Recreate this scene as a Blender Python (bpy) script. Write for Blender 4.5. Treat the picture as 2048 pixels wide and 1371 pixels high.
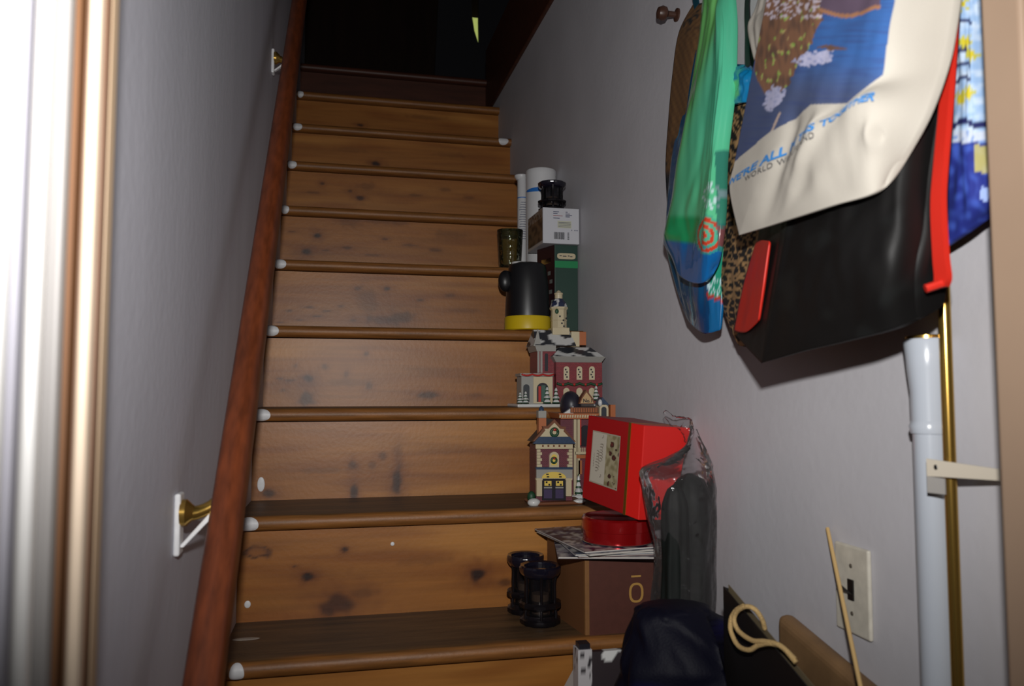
import bpy, bmesh, math, random
from mathutils import Vector, Matrix, noise
random.seed(7)
for o in list(bpy.data.objects): bpy.data.objects.remove(o, do_unlink=True)
S = bpy.context.scene
C = S.collection
R = math.radians

# ------------------------------------------------------------------ camera, world, flash, exposure
F_PX = 1531.6
CAM = Vector((0.1918, -1.1152, 1.2484))
PITCH, YAW = R(3.71), R(12.42)
cd = bpy.data.cameras.new('camera'); cam = bpy.data.objects.new('camera', cd); C.objects.link(cam)
cam.location = CAM; cam.rotation_euler = (math.pi/2 + PITCH, 0, -YAW)
cd.sensor_width = 36.0; cd.lens = F_PX/2048*36; cd.clip_start = 0.02
cd.dof.use_dof = True; cd.dof.focus_distance = 1.75; cd.dof.aperture_fstop = 5.6
S.camera = cam
FW = Vector((math.sin(YAW)*math.cos(PITCH), math.cos(YAW)*math.cos(PITCH), math.sin(PITCH)))
RT = Vector((math.cos(YAW), -math.sin(YAW), 0)); UP = RT.cross(FW)

w = bpy.data.worlds.new('world'); S.world = w; w.use_nodes = True
w.node_tree.nodes['Background'].inputs[0].default_value = (0.9, 0.95, 1.0, 1)
w.node_tree.nodes['Background'].inputs[1].default_value = 0.004

fl = bpy.data.lights.new('camera_flash', 'SPOT'); flo = bpy.data.objects.new('camera_flash', fl); C.objects.link(flo)
fl.energy = 58; fl.color = (1.0, 0.985, 0.96); fl.shadow_soft_size = 0.014
fl.spot_size = R(112); fl.spot_blend = 1.0
flo.location = CAM + UP*0.145 + RT*0.004 - FW*0.01
aim = (FW + UP*0.13 + RT*0.05).normalized()
flo.rotation_euler = (-aim).to_track_quat('Z', 'Y').to_euler()

S.view_settings.view_transform = 'Standard'; S.view_settings.look = 'None'
S.view_settings.gamma = 1.0; S.view_settings.use_curve_mapping = False
S.view_settings.exposure = 0.0

# ------------------------------------------------------------------ measuring: photograph pixel -> point on a real plane
def ray(px, py): return FW + RT*((px-1024)/F_PX) - UP*((py-685.5)/F_PX)
def at(px, py, ax, val):
    v = ray(px, py); return CAM + v*((val-CAM['xyz'.index(ax)])/v['xyz'.index(ax)])
WX0, WK = 0.845, -0.0184                      # the right wall runs very slightly inward
def wx(y): return WX0 + WK*(y+0.55)
def onwall(px, py, off=0.0):
    n = Vector((1, -WK, 0)); v = ray(px, py)
    return CAM + v*((WX0 + WK*0.55 - off - n.dot(CAM))/n.dot(v))

# ------------------------------------------------------------------ helpers
def lin(c):
    return tuple(((x/255)/12.92 if x/255 <= 0.04045 else ((x/255+0.055)/1.055)**2.4) for x in c)
def lerp(a, b, t): return tuple(x+(y-x)*t for x, y in zip(a, b))
def sm(e0, e1, x):
    t = max(0.0, min(1.0, (x-e0)/(e1-e0))); return t*t*(3-2*t)
def nz(x, y, z=0.0): return noise.noise(Vector((x, y, z)))

MATS = {}
def mat(name, col=None, rough=0.5, metal=0.0, spec=0.5, attr=False, noise_amt=0.0, noise_scale=40, bump=0.0, bump_scale=200,
        grain=None, coat=0.0, alpha=1.0, trans=0.0, emit=None, brick=None, sheen=0.0, stretch=None):
    if name in MATS: return MATS[name]
    m = bpy.data.materials.new(name); m.use_nodes = True; MATS[name] = m
    N = m.node_tree.nodes; L = m.node_tree.links; b = N['Principled BSDF']
    b.inputs['Roughness'].default_value = rough; b.inputs['Metallic'].default_value = metal
    b.inputs['Specular IOR Level'].default_value = spec; b.inputs['Coat Weight'].default_value = coat
    b.inputs['Alpha'].default_value = alpha; b.inputs['Transmission Weight'].default_value = trans
    b.inputs['Sheen Weight'].default_value = sheen
    tc = N.new('ShaderNodeTexCoord'); co = tc.outputs['Object']
    if stretch:
        mp = N.new('ShaderNodeMapping'); mp.inputs['Scale'].default_value = stretch; L.new(co, mp.inputs[0]); co = mp.outputs[0]
    if attr:
        a = N.new('ShaderNodeVertexColor'); a.layer_name = 'Col'; out = a.outputs[0]
    else:
        rgb = N.new('ShaderNodeRGB'); rgb.outputs[0].default_value = lin(col)+(1,); out = rgb.outputs[0]
    if brick:
        bt = N.new('ShaderNodeTexBrick'); bt.inputs['Scale'].default_value = brick[2]
        bt.inputs['Color1'].default_value = lin(col)+(1,); bt.inputs['Color2'].default_value = lin(brick[0])+(1,); bt.inputs['Mortar'].default_value = lin(brick[1])+(1,)
        bt.inputs['Mortar Size'].default_value = 0.03
        mp2 = N.new('ShaderNodeMapping'); mp2.inputs['Rotation'].default_value = (R(90), 0, 0); L.new(tc.outputs['Object'], mp2.inputs[0]); L.new(mp2.outputs[0], bt.inputs[0])
        out = bt.outputs[0]
    def mulnoise(out, scale, amt, detail=6, vec=None):
        n = N.new('ShaderNodeTexNoise'); n.inputs['Scale'].default_value = scale; n.inputs['Detail'].default_value = detail; L.new(vec or co, n.inputs['Vector'])
        r = N.new('ShaderNodeMapRange'); r.inputs['From Min'].default_value = 0.3; r.inputs['From Max'].default_value = 0.7
        r.inputs['To Min'].default_value = 1-amt; r.inputs['To Max'].default_value = 1+amt*0.6; L.new(n.outputs[0], r.inputs[0])
        mx = N.new('ShaderNodeMix'); mx.data_type = 'RGBA'; mx.blend_type = 'MULTIPLY'; mx.inputs[0].default_value = 1.0
        L.new(out, mx.inputs[6]); L.new(r.outputs[0], mx.inputs[7]); return mx.outputs[2], n
    if noise_amt: out, _ = mulnoise(out, noise_scale, noise_amt)
    if grain:
        mp = N.new('ShaderNodeMapping'); mp.inputs['Scale'].default_value = grain[0]; L.new(tc.outputs['Object'], mp.inputs[0])
        out, gn = mulnoise(out, grain[1], grain[2], 9, mp.outputs[0])
    L.new(out, b.inputs['Base Color'])
    if emit:
        b.inputs['Emission Color'].default_value = lin(emit[0])+(1,); b.inputs['Emission Strength'].default_value = emit[1]
    if bump:
        n = N.new('ShaderNodeTexNoise'); n.inputs['Scale'].default_value = bump_scale; n.inputs['Detail'].default_value = 4; L.new(co, n.inputs['Vector'])
        bp = N.new('ShaderNodeBump'); bp.inputs['Strength'].default_value = bump; bp.inputs['Distance'].default_value = 0.01
        L.new(n.outputs[0], bp.inputs['Height']); L.new(bp.outputs[0], b.inputs['Normal'])
    return m

class MB:
    """collects shapes into ONE mesh object"""
    def __init__(s): s.v = []; s.f = []; s.M = Matrix.Identity(4)
    def add(s, vs, fs):
        n = len(s.v); s.v += [s.M @ Vector(p) for p in vs]; s.f += [tuple(i+n for i in f) for f in fs]; return s
    def hexa(s, b, t):          # b, t: four corners each, counter-clockwise from above
        return s.add(list(b)+list(t), [(3,2,1,0), (4,5,6,7), (0,1,5,4), (1,2,6,5), (2,3,7,6), (3,0,4,7)])
    def box(s, x0, x1, y0, y1, z0, z1):
        return s.hexa([(x0,y0,z0),(x1,y0,z0),(x1,y1,z0),(x0,y1,z0)], [(x0,y0,z1),(x1,y0,z1),(x1,y1,z1),(x0,y1,z1)])
    def lathe(s, prof, c=(0,0,0), seg=32, lob=None, ph=0.0):
        vs, fs = [], []; n = len(prof)
        for k in range(seg):
            a = 2*math.pi*k/seg+ph
            for r, z in prof:
                rr = r*(1+(lob[1]*math.cos(lob[0]*a) if lob else 0)); vs.append((c[0]+rr*math.cos(a), c[1]+rr*math.sin(a), c[2]+z))
        for k in range(seg):
            j = (k+1) % seg
            for i in range(n-1): fs.append((k*n+i, j*n+i, j*n+i+1, k*n+i+1))
        fs.append(tuple(k*n+n-1 for k in range(seg))); fs.append(tuple(k*n for k in range(seg-1, -1, -1)))
        return s.add(vs, fs)
    def tube(s, path, r, seg=10, rs=None, sx=1.0):
        path = [Vector(p) for p in path]; vs, fs = [], []; n = len(path); prev = None
        for i, p in enumerate(path):
            d = (path[min(i+1, n-1)]-path[max(i-1, 0)]).normalized()
            a = d.cross(Vector((0,0,1)) if abs(d.z) < 0.95 else Vector((1,0,0))).normalized()
            if prev is not None:
                a = (prev - d*prev.dot(d)).normalized()
            prev = a; b = d.cross(a); rr = rs[i] if rs else r
            for k in range(seg):
                t = 2*math.pi*k/seg; vs.append(p+a*rr*sx*math.cos(t)+b*rr*math.sin(t))
        for i in range(n-1):
            for k in range(seg):
                j = (k+1) % seg; fs.append((i*seg+k, i*seg+j, (i+1)*seg+j, (i+1)*seg+k))
        fs.append(tuple(range(seg-1, -1, -1))); fs.append(tuple((n-1)*seg+k for k in range(seg)))
        return s.add(vs, fs)
    def prism(s, poly, y0, y1):  # poly of (x, z), counter-clockwise seen from the front (-y)
        n = len(poly); vs = [(x, y0, z) for x, z in poly]+[(x, y1, z) for x, z in poly]
        fs = [tuple(range(n)), tuple(range(2*n-1, n-1, -1))]+[(i, i+n, (i+1) % n+n, (i+1) % n) for i in range(n)]
        return s.add(vs, fs)
    def ball(s, c, rx, ry, rz, u=16, v=10):
        vs, fs = [], []
        for i in range(v+1):
            t = math.pi*i/v
            for k in range(u):
                a = 2*math.pi*k/u; vs.append((c[0]+rx*math.sin(t)*math.cos(a), c[1]+ry*math.sin(t)*math.sin(a), c[2]+rz*math.cos(t)))
        for i in range(v):
            for k in range(u):
                j = (k+1) % u; fs.append((i*u+k, (i+1)*u+k, (i+1)*u+j, i*u+j))
        return s.add(vs, fs)
    def cone(s, c, r, h, seg=10): return s.lathe([(r, 0), (r*0.55, h*0.45), (r*0.02, h)], c, seg)
    def build(s, name, m, parent=None, smooth=False, col=None, bevel=0.0, seg=2, flip=True):
        me = bpy.data.meshes.new(name); me.from_pydata([tuple(p) for p in s.v], [], s.f)
        if flip:
            bm = bmesh.new(); bm.from_mesh(me); bmesh.ops.remove_doubles(bm, verts=bm.verts, dist=1e-6); bmesh.ops.recalc_face_normals(bm, faces=bm.faces); bm.to_mesh(me); bm.free()
        me.materials.append(m)
        if col:
            at_ = me.color_attributes.new('Col', 'FLOAT_COLOR', 'POINT')
            buf = []
            for v in me.vertices: buf += list(col(v.co))+[1.0]
            at_.data.foreach_set('color', buf)
        if smooth:
            me.polygons.foreach_set('use_smooth', [True]*len(me.polygons))
            if smooth != 'all': me.set_sharp_from_angle(angle=R(38))
        o = bpy.data.objects.new(name, me); C.objects.link(o)
        if bevel:
            bv = o.modifiers.new('bevel', 'BEVEL'); bv.width = bevel; bv.segments = seg; bv.limit_method = 'ANGLE'; bv.angle_limit = R(40)
        if parent is not None: attach(o, parent)
        return o

def wmat(o):                                    # world matrix of the Empties (translations only)
    m = Matrix.Translation(o.location) @ o.rotation_euler.to_matrix().to_4x4()
    return (wmat(o.parent) @ o.matrix_parent_inverse @ m) if o.parent else m
def attach(o, parent):
    o.parent = parent; o.matrix_parent_inverse = wmat(parent).inverted()
def thing(name, label, cat, loc=(0,0,0), group=None, kind=None):
    o = bpy.data.objects.new(name, None); C.objects.link(o); o.location = loc; o.empty_display_size = 0.03
    return tag(o, label, cat, group, kind)
def tag(o, label=None, cat=None, group=None, kind=None):
    if label: o['label'] = label
    if cat: o['category'] = cat
    if group: o['group'] = group
    if kind: o['kind'] = kind
    return o
def text_mesh(body, size, bold=0.0, align='LEFT', shear=0.0, space=1.0, fine_=False):
    cu = bpy.data.curves.new('lettering', 'FONT'); cu.body = body; cu.size = size; cu.offset = bold*size; cu.align_x = align; cu.shear = shear; cu.space_character = space
    cu.resolution_u = 3
    o = bpy.data.objects.new('lettering', cu); C.objects.link(o)
    bpy.context.view_layer.update()
    me = o.evaluated_get(bpy.context.evaluated_depsgraph_get()).to_mesh()
    vs = [tuple(v.co) for v in me.vertices]; fs = [tuple(p.vertices) for p in me.polygons]
    o.to_mesh_clear(); bpy.data.objects.remove(o); bpy.data.curves.remove(cu)
    if fine_:
        bm = bmesh.new(); q = [bm.verts.new(v) for v in vs]
        for f in fs:
            try: bm.faces.new([q[i] for i in f])
            except ValueError: pass
        for _ in range(2): bmesh.ops.triangulate(bm, faces=bm.faces); bmesh.ops.subdivide_edges(bm, edges=[e for e in bm.edges if e.calc_length() > .12*size], cuts=1)
        bmesh.ops.triangulate(bm, faces=bm.faces); bm.verts.index_update(); vs = [tuple(v.co) for v in bm.verts]; fs = [tuple(v.index for v in f.verts) for f in bm.faces]; bm.free()
    return vs, fs
def text_on(name, body, size, m, parent, mapper, bold=0.0, align='LEFT', shear=0.0, space=1.0, fine_=False):
    vs, fs = text_mesh(body, size, bold, align, shear, space, fine_)
    b = MB(); b.add([mapper(x, y) for x, y, z in vs], fs); return b.build(name, m, parent, flip=False)
def copy_tree(o, parent=None, off=Vector((0,0,0))):
    c = o.copy(); C.objects.link(c)
    if parent: c.parent = parent
    else: c.location = o.location+off
    for ch in [x for x in bpy.data.objects if x.parent == o]: copy_tree(ch, c)
    return c

def catmull(p, t):
    n = len(p)-1; x = min(max(t*n, 0), n-1e-9); i = int(x); f = x-i
    g = lambda k: p[min(max(k, 0), n)]
    a, b, c_, d = (Vector(q) for q in (g(i-1), g(i), g(i+1), g(i+2)))
    return 0.5*((2*b)+(c_-a)*f+(2*a-5*b+4*c_-d)*f*f+(3*b-a-3*c_+d)*f**3)
def sheet(name, rows, m, parent, color, nu=60, nv=60, thick=0.04, amp=0.004, freq=9.0, seed=0.0, back=None, fold=None):
    """a hanging bag: front surface through measured points (px, py, X), closed by a back surface nearer the wall"""
    b = MB(); pix = []
    grid = [[None]*(nu+1) for _ in range(nv+1)]
    for j in range(nv+1):
        t = j/nv
        cols = [catmull([r[k] for r in rows], t) for k in range(len(rows[0]))]
        for i in range(nu+1):
            s = i/nu; q = catmull(cols, s)
            edge = min(1.0, 6*min(s, 1-s, t, 1-t))
            p = at(q.x, q.y, 'x', q.z)
            dx = amp*edge*(nz(s*freq+seed, t*freq*0.6+seed)+0.5*nz(s*freq*2.3+seed, t*freq*1.5, 3+seed))
            if fold: dx += fold(s, t, q.x, q.y)*edge
            grid[j][i] = Vector((p.x-dx, p.y, p.z)); pix.append((q.x, q.y, s, t))
    vs = [grid[j][i] for j in range(nv+1) for i in range(nu+1)]
    W = nu+1; fs = [(j*W+i, j*W+i+1, (j+1)*W+i+1, (j+1)*W+i) for j in range(nv) for i in range(nu)]
    nf = len(vs); idx = {}
    bv = []; cols = [color(*q) for q in pix]
    for j in range(nv+1):
        for i in range(nu+1):
            if 0 < i < nu and 0 < j < nv:
                s, t = i/nu, j/nv; pr = min(1.0, (16*s*(1-s)*t*(1-t))**0.35)
                p = grid[j][i]; idx[j, i] = nf+len(bv); bv.append(Vector((min(p.x+thick*pr+0.002, wx(p.y)-0.004), p.y, p.z))); cols.append(cols[j*W+i])
            else: idx[j, i] = j*W+i
    fs += [(idx[j, i], idx[j+1, i], idx[j+1, i+1], idx[j, i+1]) for j in range(nv) for i in range(nu)]
    b.add(vs+bv, fs); cs = iter(cols)
    o = b.build(name, m, parent, smooth='all', col=lambda co: next(cs), flip=False)
    bm = bmesh.new(); bm.from_mesh(o.data); bmesh.ops.recalc_face_normals(bm, faces=bm.faces); bm.to_mesh(o.data); bm.free()
    def surf(s, t, off=0.0012):
        x = min(max(s*nu, 0), nu-1e-6); y = min(max(t*nv, 0), nv-1e-6); i, j = int(x), int(y); fx, fy = x-i, y-j
        p = (grid[j][i]*(1-fx)+grid[j][i+1]*fx)*(1-fy)+(grid[j+1][i]*(1-fx)+grid[j+1][i+1]*fx)*fy
        return p + (CAM-p).normalized()*off
    o_surf = surf
    return o, o_surf
def strap(name, pts, w_, th, m, parent, n=24, smooth=True):
    """flat ribbon along measured 3D points; width across the path in the y/z plane"""
    pts = [Vector(p) for p in pts]; b = MB(); vs = []
    for i in range(n+1):
        p = catmull(pts, i/n); q = catmull(pts, min(1, i/n+0.01))-catmull(pts, max(0, i/n-0.01)); q.normalize()
        a = q.cross(Vector((-1, 0, 0)));
        a = a.normalized() if a.length > 1e-4 else Vector((0, 1, 0)); nn = a.cross(q)
        vs += [p-a*w_/2-nn*th/2, p+a*w_/2-nn*th/2, p+a*w_/2+nn*th/2, p-a*w_/2+nn*th/2]
    fs = [(0,1,2,3), tuple(4*n+k for k in (3,2,1,0))]
    for i in range(n):
        for k in range(4): j = (k+1) % 4; fs.append((4*i+k, 4*i+j, 4*i+4+j, 4*i+4+k))
    b.add(vs, fs); return b.build(name, m, parent, smooth=smooth)

# ------------------------------------------------------------------ materials
def film(name, tint, diff, dcol, ior, bump, scale, rough=.12):
    mp = bpy.data.materials.new(name); mp.use_nodes = True; N = mp.node_tree.nodes; L = mp.node_tree.links; N.clear()
    o_ = N.new('ShaderNodeOutputMaterial'); t_ = N.new('ShaderNodeBsdfTransparent'); g_ = N.new('ShaderNodeBsdfGlossy'); d_ = N.new('ShaderNodeBsdfDiffuse'); m1 = N.new('ShaderNodeMixShader'); m2 = N.new('ShaderNodeMixShader'); fr = N.new('ShaderNodeFresnel')
    t_.inputs[0].default_value = tint+(1,); g_.inputs['Roughness'].default_value = rough; d_.inputs[0].default_value = dcol+(1,); lw = N.new('ShaderNodeLayerWeight'); pw = N.new('ShaderNodeMath'); pw.operation = 'POWER'; pw.inputs[1].default_value = 3.0; ma = N.new('ShaderNodeMath'); ma.operation = 'MULTIPLY_ADD'; ma.inputs[1].default_value = diff*9; ma.inputs[2].default_value = diff; L.new(lw.outputs['Facing'], pw.inputs[0]); L.new(pw.outputs[0], ma.inputs[0]); L.new(ma.outputs[0], m1.inputs[0]); fr.inputs[0].default_value = ior
    tc = N.new('ShaderNodeTexCoord'); nn = N.new('ShaderNodeTexNoise'); nn.inputs['Scale'].default_value = scale; bp = N.new('ShaderNodeBump'); bp.inputs['Strength'].default_value = bump; bp.inputs['Distance'].default_value = .01
    L.new(tc.outputs['Object'], nn.inputs['Vector']); L.new(nn.outputs[0], bp.inputs['Height']); L.new(bp.outputs[0], g_.inputs['Normal']); L.new(bp.outputs[0], fr.inputs['Normal'])
    L.new(t_.outputs[0], m1.inputs[1]); L.new(d_.outputs[0], m1.inputs[2]); L.new(fr.outputs[0], m2.inputs[0]); L.new(m1.outputs[0], m2.inputs[1]); L.new(g_.outputs[0], m2.inputs[2]); L.new(m2.outputs[0], o_.inputs[0])
    return mp
M_WALL = mat('lilac_paint', (194,192,197), 0.55, noise_amt=0.06, noise_scale=5, bump=0.05, bump_scale=60)
M_WALLL = mat('lilac_paint_streaked', (198,197,207), 0.6, grain=((5,5,0.7), 2, 0.06), bump=0.05, bump_scale=60)
M_PINE = mat('knotty_pine', attr=True, rough=0.42, grain=((0.7,6,14), 7, 0.14), bump=0.03, bump_scale=120)
M_TREAD = mat('worn_tread', attr=True, rough=0.5, grain=((1.2,16,16), 9, 0.34), bump=0.06, bump_scale=150)
M_RAIL = mat('stained_rail', (108,52,26), 0.42, grain=((8,1.6,1.6), 16, 0.35), noise_amt=0.25, noise_scale=5)
M_DARKWOOD = mat('dark_stained_wood', (74,38,24), 0.5, grain=((1,8,8), 6, 0.3))
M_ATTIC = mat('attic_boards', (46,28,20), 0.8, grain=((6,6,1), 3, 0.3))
M_WPAINT = mat('white_paint', (226,226,228), 0.45, noise_amt=0.08, noise_scale=60)
M_GLOSSW = mat('gloss_white_trim', (240,238,236), 0.35)
M_GREYTRIM = mat('grey_trim', (150,146,144), 0.5)
M_TAN = mat('tan_trim', (152,128,108), 0.55, noise_amt=0.05, noise_scale=8)
M_CREAM = mat('cream_trim', (226,204,180), 0.45, noise_amt=0.06, noise_scale=10)
M_BROWNTRIM = mat('brown_gap_wood', (116,78,48), 0.6)
M_BRASS = mat('brass', (196,158,80), 0.22, 0.9)
M_FLOOR = mat('floor_wood', (120,84,52), 0.5, grain=((1,9,9), 6, 0.3))

# ------------------------------------------------------------------ setting
D, H = 0.209, 0.2
def NZ(i): return 0.6+H*i            # centre height of nosing i
def TOP(i): return NZ(i)+0.014       # tread surface
def struct(name, b, m, **k): return tag(b.build(name, m, **k), kind='structure')

struct('floor', MB().box(-1.2, 2.0, -2.6, -0.39, -0.06, 0.0), M_FLOOR)
struct('wall_left', MB().box(-0.12, 0.0, -0.46, 2.4, 0.0, 3.3), M_WALLL)
struct('wall_right', MB().hexa([(wx(-0.70), -0.70, 0), (1.0, -0.70, 0), (1.0, 2.115, 0), (wx(2.115), 2.115, 0)],
                               [(wx(-0.70), -0.70, 2.463), (1.0, -0.70, 2.463), (1.0, 2.115, 2.463), (wx(2.115), 2.115, 2.463)]), M_WALL)
tag(MB().hexa([(wx(0.2)-0.012, 0.2, 2.463), (1.0, 0.2, 2.463), (1.0, 2.115, 2.463), (wx(2.115)-0.012, 2.115, 2.463)],
              [(wx(0.2)-0.012, 0.2, 2.75), (1.0, 0.2, 2.75), (1.0, 2.115, 2.75), (wx(2.115)-0.012, 2.115, 2.75)]).build('trim_3', M_DARKWOOD, bevel=0.004), kind='structure',
    label='dark stained board capping the right wall at the attic floor')
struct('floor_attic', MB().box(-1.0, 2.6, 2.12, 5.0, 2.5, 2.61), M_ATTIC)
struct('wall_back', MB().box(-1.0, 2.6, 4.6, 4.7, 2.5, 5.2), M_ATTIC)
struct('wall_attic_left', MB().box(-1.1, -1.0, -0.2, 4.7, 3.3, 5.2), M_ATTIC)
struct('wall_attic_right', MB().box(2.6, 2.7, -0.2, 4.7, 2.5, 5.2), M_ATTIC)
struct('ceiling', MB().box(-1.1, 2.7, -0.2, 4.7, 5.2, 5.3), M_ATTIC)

# --- staircase
HONEY = lin((156,98,40)); HONEY2 = lin((136,78,28)); HONEYL = lin((178,120,56))
KNOTS = {  # riser -> (px, py, rx, ry, darkness)
 2: [(515,1103,24,13,-1), (615,1152,13,10,1), (690,1098,8,6,.9), (675,1208,34,22,.8), (655,1222,18,10,.6), (955,1148,17,14,1), (590,1133,6,3,.7), (728,1185,30,12,.35), (850,1120,60,10,.2), (1010,1165,14,8,.5)],
 3: [(795,962,10,27,.9), (708,982,8,20,.85), (705,930,9,9,.6), (536,985,15,10,.8), (765,911,9,9,.5), (745,930,9,10,.35), (640,940,60,8,.25), (900,900,80,8,.15), (798,905,8,30,.2)],
 4: [(617,757,12,9,.95), (613,797,15,18,.7), (650,733,7,7,.45), (591,731,6,6,.4), (733,707,6,6,.55), (855,790,24,8,.7), (738,772,7,9,.5), (692,748,6,10,.4), (580,760,14,3,.6), (560,757,8,3,.5), (565,780,10,4,.4), (700,765,60,9,.2), (950,790,20,5,.3), (870,740,70,10,.15)],
 5: [(775,577,8,5,.8), (765,640,30,10,.6), (800,635,28,13,.55), (715,577,7,5,.55), (735,600,22,34,.28), (617,614,12,2.5,.6), (655,622,10,2.5,.6), (580,621,9,2.5,.6), (635,632,9,2.5,.6), (680,612,9,2.5,.5), (600,640,8,2,.5), (560,645,8,2,.5), (840,600,10,4,.5), (900,590,12,4,.4), (706,640,8,4,.4), (930,620,40,6,.25)],
 6: [(635,471,9,6,.95), (612,503,13,7,.9), (700,440,30,14,.3), (770,478,8,3,.6), (650,500,10,2,.5), (693,495,9,3,.6), (745,510,20,3,.4), (585,463,7,2,.5), (870,500,14,4,.45), (800,445,20,8,.3), (760,440,40,10,.25), (900,470,40,9,.25), (820,490,16,3,.5)],
 7: [(720,396,9,5,.8), (645,367,5,4,.7), (700,382,6,4,.6), (735,372,22,8,.3), (625,385,16,3,.4), (760,345,8,3,.4), (830,390,16,3,.4), (890,380,14,4,.3), (940,395,12,4,.3)],
 8: [(752,327,10,5,.95), (700,300,40,6,.2), (900,310,40,6,.2)],
 9: [(720,250,8,3,.8), (850,235,40,5,.2)],
}
def riser_col(i, yp):
    ks = []
    for px, py, rx, ry, k in KNOTS.get(i, []):
        p = at(px, py, 'y', yp); q = at(px+rx, py, 'y', yp); r = at(px, py-ry, 'y', yp); ks.append((p.x, p.z, q.x-p.x, r.z-p.z, k))
    def f(co):
        x, z = co.x, co.z; g = nz(x*5+i*3.1, z*40+i, i*1.7); g2 = nz(x*2.2+i, z*16, 5.5+i)
        c = lerp(HONEY, HONEYL, sm(0, .7, g2)); c = lerp(c, HONEY2, sm(-.1, .6, -g)*.7)
        for kx, kz, rx, rz, k in ks:
            wob = 1+.45*nz(x*60, z*60, i+kx*30)
            d = math.hypot((x-kx)/rx, (z-kz)/rz)*wob
            if d < 3:
                if k < 0: c = lerp(c, lin((48,22,16)), .85*math.exp(-((d-.85)/.22)**2)); c = lerp(c, lin((120,70,36)), .4*(d < .85))
                else:
                    c = lerp(c, lin((104,50,18)), .75*k*math.exp(-(d/1.8)**2)); c = lerp(c, lin((44,20,10)), min(1, k*1.0)*(1-sm(.45, 1.15, d)))
        return c
    return f
stair = thing('staircase', 'steep knotty pine staircase climbing between lilac walls to the attic', 'staircase', (0.4, 0.0, 0.0), kind='structure')
stair['category'] = 'staircase'
T_TOP = lin((104,78,50)); T_TOP2 = lin((76,58,40)); T_NOSE = lin((142,92,44))
def tread_col(i):
    def f(co):
        y = co.y-i*D; edge = 0.010+0.006*nz(co.x*9, i*2.0)+(0.012*sm(-.1, .4, nz(co.x*6+3, i)) if i == 1 else 0)
        g = nz(co.x*3, co.y*60, i*3.0); c = lerp(T_TOP, T_TOP2, sm(-.5, .5, g))
        if co.z < TOP(i)-0.004: return lerp(T_NOSE, lin((116,70,32)), sm(-.3, .6, nz(co.x*4, co.z*130, i))*.5)
        t = sm(edge-.004, edge+.006, y)
        return lerp(T_NOSE, c, t)
    return f
NX = 90
def dab(x, y0, zc, rx, fi=R(68)):     # thin coat of paint wrapped on the rounded nosing
    b = MB(); vs = [(x, y0+.014-.0150, zc)]; fs = []; n, m = 24, 5
    for j in range(1, m+1):
        for k in range(n):
            a = 2*math.pi*k/n; q = j/m*(1+.06*math.sin(3*a+x*90)); r = .0150 if j < m else .0141
            f = fi*math.sin(a)*q; vs.append((max(.001, x+rx*math.cos(a)*q), y0+.014-r*math.cos(f), zc+r*math.sin(f)))
    fs = [(0, 1+k, 1+(k+1) % n) for k in range(n)]
    for j in range(m-1):
        for k in range(n): i = (k+1) % n; fs.append((1+j*n+k, 1+(j+1)*n+k, 1+(j+1)*n+i, 1+j*n+i))
    b.add(vs, fs); return b.build('paint_dab', M_WPAINT, smooth='all')
for i in range(-2, 11):
    y0 = i*D; zc = NZ(i); y1 = y0+D+0.025 if i < 10 else y0+0.09
    prof = [(y1, zc-.014), (y0+.05, zc-.014)]+[(y0+.014-.014*math.sin(a), zc-.014*math.cos(a)) for a in [math.pi*k/10 for k in range(11)]]
    prof += [(y0+.014+(y1-y0-.014)*k/14, zc+.014) for k in range(1, 15)]
    n = len(prof); vs = []; fs = []
    for k in range(NX+1):
        for (y, z) in prof: vs.append(((wx(y))*k/NX, y, z))
    for k in range(NX):
        for q in range(n): fs.append((k*n+q, k*n+(q+1) % n, (k+1)*n+(q+1) % n, (k+1)*n+q))
    fs.append(tuple(range(n-1, -1, -1))); fs.append(tuple(NX*n+q for q in range(n)))
    b = MB(); b.add(vs, fs); tr = b.build('tread', M_TREAD if i < 10 else M_DARKWOOD, stair, smooth=True, col=tread_col(i))
    # riser below this tread
    yr = y0+0.025; z0 = TOP(i-1) if i > -2 else 0.0; z1 = zc-.0165
    b = MB(); GX, GZ = 150, 44; vs = []; fs = []
    for j in range(GZ+1):
        for k in range(GX+1): vs.append((wx(yr)*k/GX, yr, z0+(z1-z0)*j/GZ))
    for j in range(GZ):
        for k in range(GX): a = j*(GX+1)+k; fs.append((a, a+1, a+GX+2, a+GX+1))
    m0 = len(vs); vs += [(0, yr+.018, z0), (wx(yr), yr+.018, z0), (wx(yr), yr+.018, z1), (0, yr+.018, z1)]
    fs += [(m0+1, m0, m0+3, m0+2), (0, m0)+(m0+1,)+tuple(range(GX, 0, -1)), tuple(GZ*(GX+1)+k for k in range(GX+1))+(m0+2, m0+3),
           tuple(j*(GX+1) for j in range(GZ+1))+(m0+3, m0), tuple(j*(GX+1)+GX for j in range(GZ, -1, -1))+(m0+1, m0+2)]
    b.add(vs, fs); b.build('riser', M_PINE if i < 10 else M_DARKWOOD, stair, col=riser_col(i, yr))
    # dabs of white wall paint left on the nosing ends
    DAB = {1:(473,1342,15), 2:(498,1054,18), 3:(523,830,17), 4:(543,659,14), 5:(560,522,12), 6:(570,413,8), 7:(584,327,9), 8:(595,254,9), 9:(601,190,6)}
    if i in DAB:
        px, py, r = DAB[i]; p = at(px, py, 'y', y0); rx = at(px+r, py, 'y', y0).x-p.x
        attach(dab(p.x, y0, zc, rx), tr)
    if i == 8:
        p = at(1007, 284, 'y', y0); attach(dab(p.x, y0, zc, .019), tr)
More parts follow.
